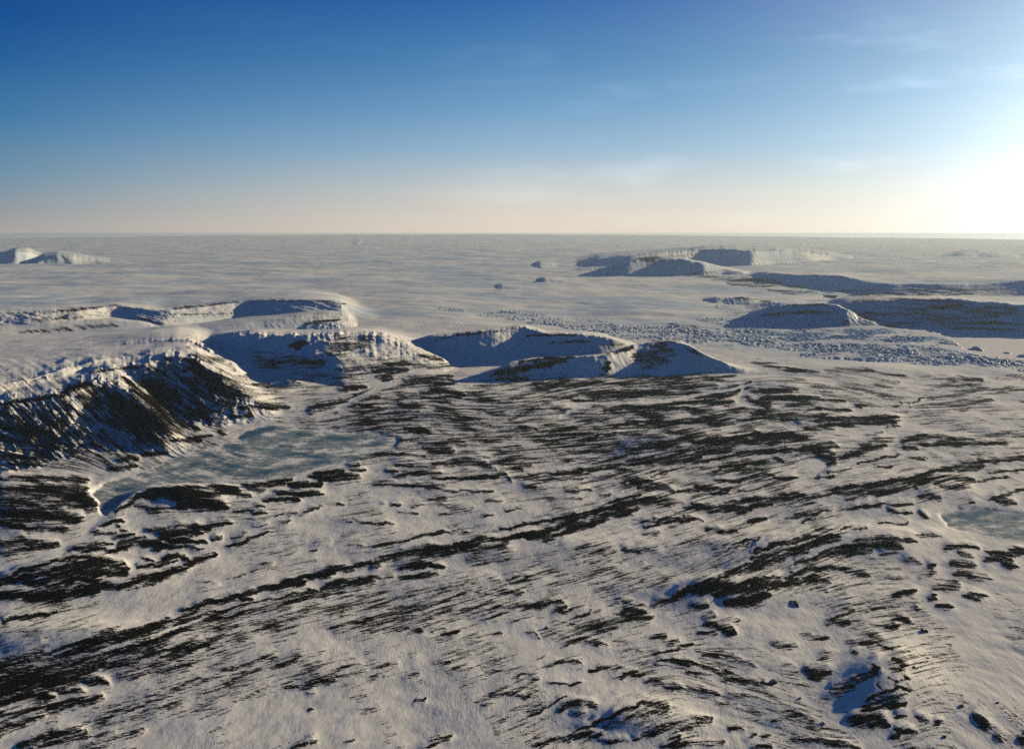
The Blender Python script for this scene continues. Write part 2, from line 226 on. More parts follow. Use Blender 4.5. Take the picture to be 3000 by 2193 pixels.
6 1 700 1760 740 1755|6 .9 705 1738 760 1725 830 1705 880 1692|9 .95 760 1730 830 1715 910 1705|20 .6 620 1815 700 1795 800 1770 900 1745|8 1 900 1685 960 1672 1000 1658 1035 1657|8 .9 930 1690 990 1680|5 .7 1050 1660 1080 1660|9 .9 1085 1655 1110 1655|7 .95 930 1722 1000 1705 1060 1695 1120 1685|14 .7 880 1745 960 1735 1050 1715 1100 1700|8 .6 960 1800 1020 1795|9 .6 970 1835 1060 1815 1200 1785 1300 1755 1400 1730|9 .55 1050 1835 1200 1810 1350 1770|6 .6 1160 1850 1230 1840|12 .6 1320 1805 1400 1790|6 .7 1225 1843 1240 1850|3 .8 1260 1850 1300 1840|7 .65 1290 1862 1350 1840
7 .65 1290 1725 1400 1700|7 .75 1170 1690 1280 1680|9 .7 700 1950 760 1930 800 1925|8 .7 810 1950 880 1925|5 .5 880 1925 960 1905|8 .6 840 2015 900 2005 980 1980|10 .5 890 1995 960 1975 1050 1945|4 .5 800 2010 840 2000|4 .5 955 2005 985 1990|4 .8 890 2025 925 2030|9 .45 1100 1955 1160 1945|5 .5 1090 1985 1120 1980|7 .5 1180 1980 1220 1980|8 .5 1270 1940 1310 1935|2.5 .7 1195 1918 1230 1915|6 .65 1215 2053 1245 2040|5 .6 895 2083 920 2075|8 .65 850 2190 920 2150|6 .6 900 2180 930 2165|5 .5 1000 2180 1030 2165|9 .7 1220 2200 1270 2170 1320 2155
8 .65 1400 1745 1480 1735 1540 1732|8 .6 1400 1720 1480 1710|3 .9 1500 1690 1570 1685|12 .5 1480 1700 1600 1700|12 .7 1400 1790 1480 1780 1560 1775 1650 1760|4 1 1580 1775 1655 1758|7 .9 1620 1795 1660 1770|5 .7 1640 1795 1710 1772|5 .6 1500 1825 1560 1800|8 .55 1400 1815 1500 1795|5 .9 1680 1810 1730 1792|7 .55 1720 1795 1770 1785|9 .85 1800 1795 1860 1785 1890 1795|14 .65 1720 1840 1800 1815 1880 1800 1900 1810|6 .6 1740 1845 1830 1840|4 .8 1790 1855 1800 1858|6 1.05 1910 1773 1930 1770 1960 1755 2000 1735|5 .8 1830 1765 1900 1775|10 .5 1800 1760 1850 1755|10 .45 1780 1730 1900 1700|30 .35 1650 1690 1800 1680 1900 1700
10 .8 1640 1890 1680 1870 1720 1870 1770 1888|4 .5 1610 1815 1690 1825|5 .6 1445 1855 1475 1850|6 .55 1545 1850 1580 1850 1590 1870|2 .7 1560 1930 1610 1912|7 .7 1590 1950 1640 1935 1690 1940 1700 1950|3 .7 1520 1985 1590 1950|3 .7 1430 1960 1470 1962|4 .8 1560 1990 1575 1988|4 .85 1600 2000 1660 2003 1710 2000|7 .65 1715 1965 1780 1955 1860 1965|6 .7 1790 1985 1850 1975 1880 1975|9 .65 1910 1865 1940 1860|8 .7 1950 1885 1990 1875|3 .8 1860 1912 1885 1905|4 .8 1920 1915 1990 1900|8 .8 1920 1945 1960 1935 2000 1935|10 .55 1890 1990 1950 2005|5 .8 1960 2015 1995 2018
9 .7 1440 2040 1480 2030 1540 2040|5 .7 1420 2065 1450 2060|5 .8 1540 2100 1610 2065 1660 2043|6 .4 1530 2090 1600 2055|11 .7 1640 2080 1680 2060 1740 2065|8 .6 1680 2090 1720 2085|4 .8 1690 2055 1730 2050|6 .95 1690 2140 1750 2115 1820 2085 1900 2055 1940 2060|20 .6 1780 2130 1850 2100 1950 2075|12 .75 1620 2165 1700 2155 1770 2150|5 .85 1750 2170 1840 2175|6 .7 1560 2185 1640 2165|9 .75 1850 2165 1920 2140 2000 2110|14 .8 1950 2190 2000 2160
7 1.1 1930 1765 1980 1745 2030 1720 2080 1700|18 1.1 2030 1730 2100 1720 2150 1720|12 1 2080 1740 2160 1730 2250 1720|16 1.05 2130 1765 2200 1755 2260 1740|9 .9 2150 1715 2200 1700 2270 1692|8 1 2280 1720 2330 1695|11 .85 2110 1690 2180 1670 2260 1645 2320 1620|8 1 2200 1620 2300 1590 2400 1572 2455 1570|14 .9 2070 1830 2120 1830 2150 1855|8 .7 2050 1855 2110 1855|8 .7 2030 1775 2080 1770|10 .6 2060 1810 2100 1795|10 .5 2130 1820 2170 1815|7 .75 1980 1900 2030 1885|10 .5 1920 1870 1950 1860|7 .6 1950 1890 1990 1880
9 .75 2060 1920 2120 1915 2180 1935 2225 1955|7 .6 2130 1935 2200 1945|7 .85 1930 1940 1980 1930 2020 1943 2080 1950 2130 1975|7 .6 2020 1965 2090 1975|8 .7 2110 1990 2200 1995 2260 2010|6 1 2240 1998 2270 2000|8 .65 1900 1985 1940 2005 1990 2015|7 .8 2010 2010 2060 2020 2110 2035|7 .6 2120 2025 2180 2040|7 .5 2090 2060 2150 2060|8 .55 2260 2110 2330 2095 2380 2110|14 .7 1900 2060 1960 2070|10 .75 1900 2155 1980 2120 2060 2100|10 .7 1980 2145 2050 2115 2080 2100|9 .6 1970 2180 2050 2175 2120 2170|8 .65 2145 2130 2180 2130|4 .8 2190 2165 2220 2145|7 .7 2240 2160 2270 2155|8 .75 2200 2190 2280 2185|9 .85 2330 2165 2400 2170 2480 2185 2530 2195
6 .7 2420 1735 2435 1735|9 .75 2410 1830 2450 1815 2490 1830|5 .9 2450 1805 2500 1790|7 .55 2250 1885 2330 1895|8 .4 2350 1860 2420 1870|16 .85 2360 1955 2400 1970 2430 1965|12 .65 2400 1930 2440 1915|10 .9 2370 1985 2420 1975|5 .8 2560 1785 2600 1775|9 .95 2620 1745 2680 1725|8 .9 2720 1755 2745 1745|6 .8 2740 1770 2760 1775 2790 1782|4 .8 2680 1770 2700 1790|12 .65 2740 1725 2810 1710|8 .8 2830 1740 2890 1748|9 1 2620 1815 2640 1805 2660 1820|7 1 2600 1835 2630 1835|4 .9 2555 1830 2580 1830|9 .7 2540 1860 2590 1870|8 .8 2480 1880 2560 1885 2610 1900|6 .8 2490 1910 2520 1910
10 .9 2540 1965 2580 1960|12 .75 2490 1990 2550 1980|6 .9 2560 1945 2590 1960|10 1 2610 1930 2640 1945 2650 1970|10 .95 2610 1960 2655 1965|4 .9 2610 1985 2640 1995|5 1 2640 1980 2665 1990|6 1 2570 2000 2580 2020|8 1.05 2540 2050 2600 2025 2640 2010 2670 2020|9 .7 2530 2070 2600 2050 2660 2035|8 1.05 2530 2080 2600 2065 2665 2060|8 1 2610 2072 2660 2065|14 .95 2485 2105 2530 2110 2590 2105|9 .85 2550 2130 2600 2120|6 1 2620 2105 2670 2090|7 .8 2690 2095 2720 2110|9 .9 2735 2120 2760 2115|6 1 2610 2135 2640 2140 2690 2145|7 1 2610 2160 2630 2145|8 .6 2640 2180 2690 2185
13 1 2860 2100 2880 2120 2895 2130|10 1 2910 2155 2930 2170|12 1 2975 2165 3010 2178|6 1 2990 2150 3010 2145|14 .6 2430 2020 2500 2010|9 .5 2410 2050 2470 2030
5 .9 0 1183 60 1175 120 1165 180 1160 210 1150|8 1.1 180 1150 230 1130 270 1123|5 .8 60 1195 80 1210 130 1270|8 .9 110 1200 130 1225 170 1250|8 .8 140 1190 160 1215 190 1245|7 .8 180 1175 210 1220 235 1255|6 .7 200 1175 240 1220 265 1250|8 .75 250 1180 290 1225 340 1255|12 .8 270 1130 285 1170 300 1200|12 .85 300 1130 330 1180 370 1230|14 .8 340 1150 380 1200|14 .8 350 1200 400 1230 450 1250|4 .9 260 1090 350 1082 430 1072|14 .75 370 1110 400 1140 430 1180|12 .8 440 1080 470 1100
28 1.1 440 1120 480 1150 520 1170|20 1.1 430 1160 470 1200|25 1 400 1200 480 1220|22 .85 380 1240 500 1260|18 .8 430 1250 540 1230|14 .7 400 1290 500 1290|7 .6 470 1055 520 1052 555 1055|12 1 560 1055 590 1090|8 .7 500 1060 540 1090|14 .85 530 1110 580 1120 620 1130|8 1 600 1090 650 1110|9 .9 560 1090 600 1110 640 1115|14 .6 560 1140 640 1150|14 .65 600 1160 700 1180|9 .7 550 1170 620 1200|12 .95 570 1190 600 1220 610 1245|8 .8 520 1200 560 1240|9 1 560 1250 590 1260|7 1 500 1290 600 1290|6 .9 540 1285 620 1275
6 1 660 1225 720 1215 730 1222|8 .9 640 1265 660 1275|9 .85 700 1195 760 1190 850 1192|6 .6 620 1205 700 1200|6 .8 0 1255 60 1250|10 .6 30 1270 50 1300|9 .9 60 1300 80 1330|9 .9 150 1280 180 1300|9 .6 100 1310 200 1320|12 .6 200 1310 250 1300 300 1310|10 .5 50 1330 150 1345|8 .6 280 1330 340 1330|8 .6 0 1360 100 1355|9 1 340 1350 380 1340 410 1345|8 .9 320 1372 400 1365|8 .9 420 1330 490 1325|8 .5 560 1040 650 1060 690 1085|5 .5 740 1125 800 1130|7 .7 740 1055 830 1050 880 1055|7 .9 850 1010 900 1005|5 .9 860 1020 880 1020|5 .8 830 1120 880 1120|6 .9 890 1060 950 1065
6 .6 970 1020 1000 1005|7 .5 1010 1000 1090 980|6 .7 960 1030 975 1040|9 .55 1000 1085 1100 1075|9 .8 1090 1085 1200 1085|7 .7 1120 1065 1220 1065|5 .7 1230 1040 1300 1055|8 .8 1100 1105 1150 1110|8 .5 970 1110 1060 1100|6 .6 1290 1065 1320 1075|3 .8 1270 1000 1340 980 1420 975 1480 968|3 .9 1540 985 1600 980 1700 982|2.5 .8 1600 1008 1660 1000 1730 1000|2.5 .8 1780 1010 1830 1007|7 .95 1440 1095 1500 1082 1560 1075|3 .8 1520 1060 1600 1050 1690 1048|4 .8 1600 1065 1660 1055|6 .9 1560 1070 1620 1068|4 .7 1800 1035 1860 1015|8 .6 1860 1040 1900 1050 1910 1065
8 .8 1940 1005 1950 1035|7 .7 1960 1020 1980 1045|6 .7 1780 1060 1785 1085|5 .8 1770 1070 1775 1080|4 1 1910 1060 1915 1068|4 .6 2010 1020 2060 1045|5 .8 1450 1110 1600 1115|3 .6 2150 870 2260 885|3 .7 2300 895 2440 890|6 .6 2420 930 2490 940|5 .5 2500 925 2600 945|3 .6 2560 952 2700 957 3000 966|5 .4 2640 910 2780 900 2900 905|4 .4 2700 930 2800 915|4 .5 1880 765 2000 750|5 .5 2000 805 2100 800|7 .45 2100 815 2200 820 2300 830|5 .6 2360 855 2400 860|5 .6 2410 862 2450 868
3 .5 0 918 130 915 250 905 340 893 380 905|3 .6 480 905 600 895 700 882|3 .6 720 880 880 880 960 883 1010 890|4 .4 100 935 240 930|5 .5 60 972 200 965 330 950|4 .5 210 955 350 955|3.5 .8 380 930 440 937 480 955|2 .5 480 920 620 920 700 918|4 .6 880 950 960 940 1000 935
"""
# grain of the rock and of the drifts: x, y, slope in degrees, up to the right
GRAIN = [(0,1450,-3),(300,1600,16),(100,1900,17),(600,1850,18),(100,2100,17),(700,1750,16),(700,2150,22),(1000,1500,8),(1000,1250,5),(1300,1200,-3),(1300,1350,3),(1400,1600,12),(1300,1800,16),(1600,1800,18),(1700,1900,15),(1600,2050,25),(1800,2100,28),(1850,1450,15),(1700,1250,5),(1900,1150,3),(2100,1320,10),(2200,1480,14),(2200,1650,30),(2100,1740,22),(2400,1600,22),(2600,1600,0),(2700,1430,15),(2800,1300,0),(2500,1200,-3),(2800,1150,2),(2100,1950,-20),(2300,2080,-20),(2100,1850,15),(2500,1850,10),(2600,2050,22),(2900,1700,-10),(2950,2100,-40),(2500,1080,-8),(150,1230,-52),(400,1230,-42),(550,1150,-35),(650,1200,-15),(100,1340,-5),(850,1100,5),(1100,1080,5),(1600,1080,10)]
LAKES = [
 ('frozen_lake', 'long frozen lake of teal ice under the black cliff', [(275,1440),(300,1420),(400,1387),(500,1347),(560,1322),(680,1292),(730,1257),(800,1245),(850,1250),(950,1260),(1100,1268),(1175,1287),(1150,1310),(1000,1360),(870,1393),(700,1413),(520,1420),(430,1428),(385,1450),(345,1480),(305,1512),(288,1492),(291,1470),(265,1450)], 0.62),
 ('frozen_lake', 'grey windswept frozen lake beyond the dark striped ridge', [(2750,1507),(2800,1492),(2900,1493),(3000,1506),(3140,1530),(3140,1600),(2950,1580),(2850,1562),(2780,1545)], 0.6),
 ('frozen_lake', 'small snow-dusted frozen pond between rock bands near the glacier', [(2205,1258),(2260,1240),(2330,1234),(2342,1250),(2285,1262)], 0.4),
 ('frozen_lake', 'smooth snow-covered frozen pond ringed by black rock', [(2328,1385),(2345,1345),(2400,1343),(2425,1365),(2385,1397)], 0.25),
]
# hills: x, row of the crest, height of the crest (m), row (or rows past the foot) of the front base, row of the back base
HILLS = [
 ('mountain', 'steep ribbed black cliff face above the frozen lake', 1.5, 1.2, (0.3, 15.0, 1.6), [(-700,1260,150,1460,1120),(-200,1205,190,1430,1030),(0,1180,205,1400,1000),(160,1162,215,1365,995),(215,1158,218,1352,990),(290,1119,235,1330,985),(330,1122,228,1330,990),(370,1145,205,1330,1010),(430,1200,150,1335,1050),(500,1270,60,1340,1150),(560,1330,0,1345,1250)]),
 ('mountain', 'flat-topped rocky peak with a dark shaded hollow below', 1.5, 1.2, (0.12, 14.0, 1.0), [(180,1135,60,1215,1010),(280,1104,185,1205,1000),(380,1078,230,1200,980),(440,1070,245,1225,970),(480,1052,265,1245,960),(555,1047,272,1250,960),(590,1070,245,1255,970),(650,1115,185,1255,1000),(700,1145,130,1245,1040),(760,1180,65,1240,1100),(830,1210,0,1235,1150)]),
 ('snow_plateau', 'smooth snow plateau stretching behind the black cliff', 0.8, 1.0, (0.03, 5.0, 0.5), [(-700,1190,190,1300,980),(-300,1160,205,1270,980),(0,1140,215,1250,960),(120,1115,215,1230,950),(250,1085,215,1205,940),(350,1066,215,1185,930),(450,1058,215,1160,930),(540,1056,180,1150,930),(620,1075,60,1140,950),(680,1090,0,1140,980)]),
 ('snow_dome', 'rounded bright snow dome behind the flat-topped peak', 0.8, 1.0, (0.04, 6.0, 0.6), [(130,1085,60,1130,980),(300,1035,130,1105,950),(380,1020,170,1095,940),(460,1006,200,1105,930),(520,1003,215,1125,930),(570,1012,205,1140,940),(640,1050,150,1160,960),(700,1090,80,1175,1000),(760,1130,0,1180,1040)]),
 ('mountain', 'white mountain with knobbly blue-shaded left flank and sunny right slope', 1.1, 1.2, (0.035, 5.0, 1.2), [(580,1035,80,1100,960),(640,1006,190,1108,950),(700,988,270,1112,950),(740,982,290,1114,950),(850,984,290,1114,950),(950,984,290,1122,950),(1000,976,295,1135,950),(1040,973,290,1135,950),(1100,980,265,1130,950),(1160,998,215,1120,960),(1230,1026,140,1110,980),(1290,1050,70,1100,1010),(1345,1074,0,1090,1050)]),
 ('mountain', 'broad mountain with one wide smooth face in deep blue shade', 0.95, 1.0, (0.02, 5.0, 0.5), [(1180,1020,20,1060,1015),(1215,1003,120,1060,995),(1270,987,205,1063,985),(1340,979,240,1066,978),(1400,973,255,1068,972),(1450,969,262,1067,968),(1490,962,272,1065,962),(1530,958,275,1062,957),(1565,966,258,1061,960),(1600,978,238,1062,968),(1700,979,228,1060,968),(1760,985,208,1058,973),(1800,996,172,1053,985),(1850,1010,110,1050,1000),(1910,1028,0,1050,1020)]),
 ('mountain', 'long snowy ridge rising right to a rocky sunlit summit', 1.0, 1.1, (0.035, 7.0, 0.8), [(1390,1110,0,1113,1095),(1440,1094,55,1110,1075),(1500,1064,128,1109,1060),(1560,1052,146,1109,1050),(1700,1046,158,1109,1045),(1780,1040,165,1105,1040),(1830,1024,182,1100,1030),(1870,1008,202,1099,1020),(1940,1002,216,1096,1012),(1985,1003,216,1095,1012),(2020,1018,188,1093,1022),(2050,1038,148,1092,1035),(2100,1062,80,1092,1052),(2160,1080,30,1096,1068),(2230,1093,0,1100,1080)]),
 ('escarpment', 'far curved snow escarpment at the edge of the ice sheet', 0.9, 1.0, (0.12, 16.0, 1.0), [(-700,930,170,8,850),(-100,922,195,9,850),(0,916,200,10,850),(130,912,200,10,850),(250,905,200,10,850),(340,893,210,11,850),(400,897,205,11,850),(480,903,185,11,850),(600,892,185,11,840),(720,880,200,11,840),(800,879,215,12,840),(900,880,215,12,840),(960,884,190,12,845),(1010,897,140,12,860),(1040,910,80,12,880),(1110,930,0,10,905)]),
 ('snow_plateau', 'low rock-flecked snow rise below the curved escarpment', 0.9, 0.9, (0.04, 8.0, 0.4), [(-500,950,80,1005,925),(-100,943,90,1002,915),(0,940,95,998,915),(200,938,95,990,912),(340,934,95,982,910),(420,940,70,978,915),(470,954,25,975,930),(500,962,0,975,940)]),
 ('snow_ridge', 'low snow ridge curling round under the escarpment end', 0.9, 1.0, (0.08, 14.0, 0.4), [(560,962,0,985,945),(700,946,45,980,925),(860,928,80,972,905),(950,918,95,965,895),(1000,918,85,962,895),(1030,926,40,960,905),(1050,936,0,960,915)]),
 ('snow_knoll', 'small craggy snow knoll in front of the curling ridge', 1.0, 1.0, (0.2, 20.0, 0.5), [(860,968,0,985,950),(900,956,50,985,940),(950,948,80,986,930),(990,944,80,984,928),(1020,946,50,980,928),(1050,955,0,975,935)]),
 ('mountain', 'long far blue mountain range across the ice sheet', 0.8, 1.1, (0.14, 5.0, 2.6), [(1670,770,0,2.6,760),(1760,757,280,2.6,745),(1850,748,400,2.6,740),(1950,740,480,2.6,735),(2050,731,570,2.6,728),(2120,729,600,2.6,726),(2200,733,560,2.6,728),(2300,735,490,2.6,728),(2380,741,370,2.6,733),(2440,748,220,2.6,740),(2540,760,0,2.6,752)]),
 ('mountain', 'dark humped headland in front of the far blue range', 0.8, 1.0, (0.16, 4.0, 2.0), [(1670,792,0,6,780),(1780,784,120,3,775),(1830,771,330,3,768),(1880,760,430,3,762),(1930,756,460,3,760),(2000,760,430,3,765),(2060,770,340,3,770),(2120,784,180,3,780),(2210,805,0,3,795)]),
 ('hills', 'low far hills along the edge of a snowy ice tongue', 0.9, 1.0, (0.2, 9.0, 1.5), [(2170,812,0,5,800),(2230,797,160,6,790),(2300,803,200,6,795),(2350,805,200,6,795),(2440,806,220,6,795),(2520,820,190,6,805),(2600,827,180,6,812),(2700,828,180,6,812),(2850,828,190,6,812),(3000,822,220,6,805),(3400,818,230,6,800),(3700,818,230,6,800)]),
 ('rock_ridge', 'dark low ridge nosing out into the glacier', 1.0, 1.0, (0.2, 14.0, 0.4), [(2055,876,0,6,868),(2100,869,70,7,862),(2180,872,75,7,864),(2250,887,0,6,878)]),
 ('rock_ridge', 'second dark low ridge behind the headland cliff', 1.0, 1.0, (0.2, 14.0, 0.4), [(2180,895,0,6,885),(2260,883,75,8,876),(2330,887,70,8,878),(2410,897,0,6,885)]),
 ('mountain', 'blue-shaded headland cliff beside the broken glacier', 0.8, 1.0, (0.18, 6.0, 1.4), [(2190,925,0,9,900),(2240,908,140,9,888),(2290,896,225,10,880),(2340,893,245,11,880),(2400,893,250,12,880),(2450,898,240,12,882),(2480,916,180,11,895),(2520,938,80,9,915),(2580,956,0,8,935)]),
 ('mountain', 'long blue-shaded snowy hill above the frozen fjord', 0.85, 1.0, (0.2, 7.0, 1.8), [(2400,905,0,8,890),(2430,892,100,8,880),(2470,879,220,8,868),(2540,873,280,10,860),(2640,870,312,12,855),(2720,872,315,12,855),(2800,879,312,12,858),(2860,884,308,12,860),(2920,891,300,12,863),(3000,899,290,12,868),(3300,910,275,12,880),(3700,930,250,12,890)]),
 ('nunatak', 'dark rounded peak poking through the ice sheet', 1.0, 1.0, (0.06, 6.0, 1.0), [(-160,752,0,4,745),(-80,745,250,5,735),(-20,752,200,3.5,740),(15,748,300,3.5,738),(50,735,480,3.5,728),(80,737,440,3.5,728),(120,748,240,3.5,742),(170,757,130,3.5,748),(270,770,0,6,760)]),
 ('nunatak', 'low shaded snow peak beside the dark rounded one', 1.0, 1.0, (0.06, 10.0, 0.5), [(95,772,0,4,760),(130,752,250,3.5,742),(170,745,350,3.5,738),(210,750,280,3.5,742),(280,760,120,3.5,750),(340,770,0,4,758)]),
 ('nunatak', 'tiny dark nunatak near the far horizon', 1.0, 1.0, (0.1, 20.0, 0.5), [(1028,722,0,3,716),(1044,713,330,4,708),(1056,712,340,4,708),(1068,721,0,3,715)]),
 ('nunatak', 'thin dark nunatak left of the long blue range', 1.0, 1.0, (0.1, 20.0, 0.5), [(1555,776,0,4,768),(1580,771,110,8,762),(1600,772,100,8,763),(1640,775,50,8,768),(1700,779,0,6,772)]),
 ('nunatak', 'oval blue hummock standing alone in the ice stream', 1.0, 1.0, (0.1, 20.0, 0.5), [(1570,820,0,4,812),(1595,815,60,8,806),(1620,816,55,8,808),(1660,820,25,8,812),(1720,825,0,6,817)]),
 ('nunatak', 'low blue hummock left of the oval one', 1.0, 1.0, (0.1, 20.0, 0.5), [(1445,838,0,4,830),(1470,833,38,8,826),(1490,835,32,8,828),(1530,839,14,8,833),(1580,843,0,6,836)]),
 ('nunatak', 'long low blue hill far out on the bright right horizon', 1.0, 1.0, (0.05, 10.0, 0.5), [(2740,751,0,4,742),(2820,739,230,3,733),(2870,737,245,3,732),(2930,744,140,3,737),(2990,753,0,4,744)]),
]
ICE_EDGE = [(-700,1010),(0,1010),(560,985),(1060,985),(1180,1010),(1300,960),(1900,1000),(2080,1040),(2200,1050),(2500,1062),(2800,1090),(3700,1110)]
FJORD = [(2560,957),(2700,962),(2900,968),(3000,972),(3700,985),(3700,1100),(3200,1082),(3000,1060),(2860,1048),(2790,1008),(2755,985),(2600,970)]
GLACIER = [(1280,903),(1400,905),(1550,915),(1750,930),(1950,935),(2050,915),(2150,905),(2200,925),(2280,952),(2400,963),(2560,957),(2600,968),(2700,975),(2755,984),(2770,992),(2800,1010),(2850,1045),(3000,1062),(3300,1080),(3300,1100),(3000,1092),(2700,1075),(2450,1052),(2250,1040),(2100,1015),(1900,985),(1700,970),(1500,945),(1380,925)]
# broken ice: half width, height (m), points
SERAC = """
9 26 1290 905 1380 913 1460 922 1560 936 1700 955|8 24 1470 910 1560 922 1700 935 1850 952 2000 968|16 34 1650 955 1800 962 1950 970 2080 982 2200 995|14 36 1960 955 2050 968 2200 985 2350 1000|15 34 2150 995 2300 1010 2450 1022 2600 1035 2800 1052 3000 1066|8 24 2180 940 2280 953 2400 961 2560 962|22 22 2050 930 2200 965 2350 985 2500 990 2650 995 2800 1020|12 22 2350 1040 2600 1052 2800 1066 3000 1080 3200 1090|16 18 2100 895 2200 920 2280 945|5 14 1300 940 1360 942|14 20 1780 980 1900 990 2050 1005 2150 1020
"""
# ------------------------------------------------------------------ the ground as one height field
Q = 1.0                                             # 1 = full detail
CX0, CX1 = -560.0, 3560.0
cols = np.arange(CX0, CX1 + 1, 2.7 * Q)
rows = np.concatenate([np.arange(704.4, 725, 0.8 * Q), np.arange(725, 800, 0.4 * Q), np.arange(800, 1350, 0.6 * Q), np.arange(1350, 2200, 1.5 * Q), np.arange(2200, 2700, 9 * Q)])
nC, nR = len(cols), len(rows)
rowY = row_to_Y(rows)                               # hundred metres
PX, PY = np.meshgrid(cols.astype(F32), rows.astype(F32))
GY = np.repeat(rowY[:, None], nC, 1)
GX = (PX - CX) * (GY * CP + HGT * SP) / FOC

# survey raster, two photo pixels a cell
RS = 1.5
RX0, RY0 = -700.0, 690.0
RW, RH = int((3700 - RX0) / RS), int((2320 - RY0) / RS)
rpx = (RX0 + (np.arange(RW) + .5) * RS).astype(F32)
rpy = (RY0 + (np.arange(RH) + .5) * RS).astype(F32)

def sample(img, px, py):
    x = np.clip((px - RX0) / RS - .5, 0, RW - 1.001); y = np.clip((py - RY0) / RS - .5, 0, RH - 1.001)
    ix = x.astype(np.int32); iy = y.astype(np.int32)
    fx = (x - ix).astype(F32); fy = (y - iy).astype(F32)
    return (img[iy, ix] * (1 - fx) + img[iy, ix + 1] * fx) * (1 - fy) + (img[iy + 1, ix] * (1 - fx) + img[iy + 1, ix + 1] * fx) * fy

RPX, RPY = np.meshgrid(rpx, rpy)

def poly_mask(poly, X=None, Y=None):
    X = RPX if X is None else X; Y = RPY if Y is None else Y
    m = np.zeros(X.shape, bool)
    n = len(poly)
    for i in range(n):
        x0, y0 = poly[i]; x1, y1 = poly[(i + 1) % n]
        if y0 == y1: continue
        c = (y0 > Y) != (y1 > Y)
        m ^= c & (X < (x1 - x0) * (Y - y0) / (y1 - y0) + x0)
    return m

def parse(txt):
    out = []
    for s in txt.replace('\n', '|').split('|'):
        v = [float(t) for t in s.split()]
        if len(v) >= 6:
            out.append((v[0], v[1], np.array(v[2:]).reshape(-1, 2)))
    return out

def lay(strokes, warp=None, soft=(0.0, 1.75), vscale=1.0):
    D = np.zeros((RH, RW), F32)
    for w, s, pts in strokes:
        m = w * 2 + 16
        a, b = int((pts[:, 0].min() - m - RX0) / RS), int((pts[:, 0].max() + m - RX0) / RS) + 1
        c, d = int((pts[:, 1].min() - m - RY0) / RS), int((pts[:, 1].max() + m - RY0) / RS) + 1
        a, c = max(a, 0), max(c, 0); b, d = min(b, RW), min(d, RH)
        if a >= b or c >= d: continue
        X = RPX[c:d, a:b]; Y = RPY[c:d, a:b]
        if warp is not None:
            X = X + warp[0][c:d, a:b]; Y = Y + warp[1][c:d, a:b]
        best = np.full(X.shape, 9.0, F32)
        L = np.hypot(np.diff(pts[:, 0]), np.diff(pts[:, 1])); tot = L.sum(); acc = 0
        for i in range(len(pts) - 1):
            p, q = pts[i], pts[i + 1]
            dx, dy = q - p
            t = np.clip(((X - p[0]) * dx + (Y - p[1]) * dy) / (dx * dx + dy * dy + 1e-6), 0, 1)
            dist = np.hypot((X - p[0] - t * dx), (Y - p[1] - t * dy))
            u = (acc + t * L[i]) / tot
            ww = w * (0.45 + 0.55 * np.sqrt(np.clip(4 * u * (1 - u), 0, 1)))
            best = np.minimum(best, dist / ww)
            acc += L[i]
        D[c:d, a:b] = np.maximum(D[c:d, a:b], (s * (1 - sstep(soft[0], soft[1], best))).astype(F32))
    return D

persp = np.sqrt(np.clip(RPY - HZ, 5, None) / 700.0).astype(F32)       # features shrink with distance
WX = fbm(RPX / 46 / persp, RPY / 20 / persp, 5, 3) * 13 * persp
WY = fbm(RPX / 34 / persp, RPY / 14 / persp, 9, 3) * 5.0 * persp
WX += gnoise(RPX / 9, RPY / 5, 3) * 3; WY += gnoise(RPX / 9, RPY / 5, 4) * 1.6
DENS = lay([(w * 1.15, s, p) for w, s, p in parse(ROCK_AND_SHADE)], (WX, WY))
for dv, pl in ((.5, [(960,1005),(1000,988),(1090,980),(1080,1010),(980,1045)]), (.55, [(730,1042),(880,1040),(960,1060),(880,1082),(760,1075)]), (.42, [(1850,1060),(1930,1000),(1990,1008),(1965,1060),(1900,1078)]), (.42, [(0,1235),(300,1260),(420,1330),(300,1372),(0,1372)]), (.6, [(560,1048),(650,1095),(760,1172),(640,1190),(560,1120)]), (.28, [(40,1195),(180,1165),(290,1122),(440,1072),(560,1050),(720,1165),(650,1235),(500,1320),(300,1345),(100,1325)]), (.7, [(390,1110),(470,1105),(560,1190),(600,1235),(480,1300),(350,1260)]), (.25, [(700,1180),(960,1060),(1200,1050),(1330,1070),(1100,1120),(900,1160),(760,1190)])):  # the cirque polygon lays the hollow's cast shadow in as rock cover
    DENS = np.maximum(DENS, blur(poly_mask(pl, RPX + WX, RPY + WY).astype(F32), 6) * dv)

# grain: line-integral noise along the direction field
gx = np.zeros((RH // 8 + 1, RW // 8 + 1)); gy = gx.copy(); gw = gx.copy()
cxx = RX0 + np.arange(RW // 8 + 1) * 8 * RS; cyy = RY0 + np.arange(RH // 8 + 1) * 8 * RS
CXX, CYY = np.meshgrid(cxx, cyy)
for x, y, a in GRAIN:
    w = 1 / ((CXX - x) ** 2 + (1.4 * (CYY - y)) ** 2 + 900) ** 1.6
    gx += w * math.cos(math.radians(2 * a)); gy += w * math.sin(math.radians(2 * a)); gw += w
ang = np.arctan2(gy, gx) / 2
iy8 = np.minimum(np.arange(RH) // 8, RH // 8); ix8 = np.minimum(np.arange(RW) // 8, RW // 8)
AX = blur(np.cos(ang)[np.ix_(iy8, ix8)].astype(F32), 5); AY = blur(-np.sin(ang)[np.ix_(iy8, ix8)].astype(F32), 5)
AX, AY = AX.astype(F32), AY.astype(F32)

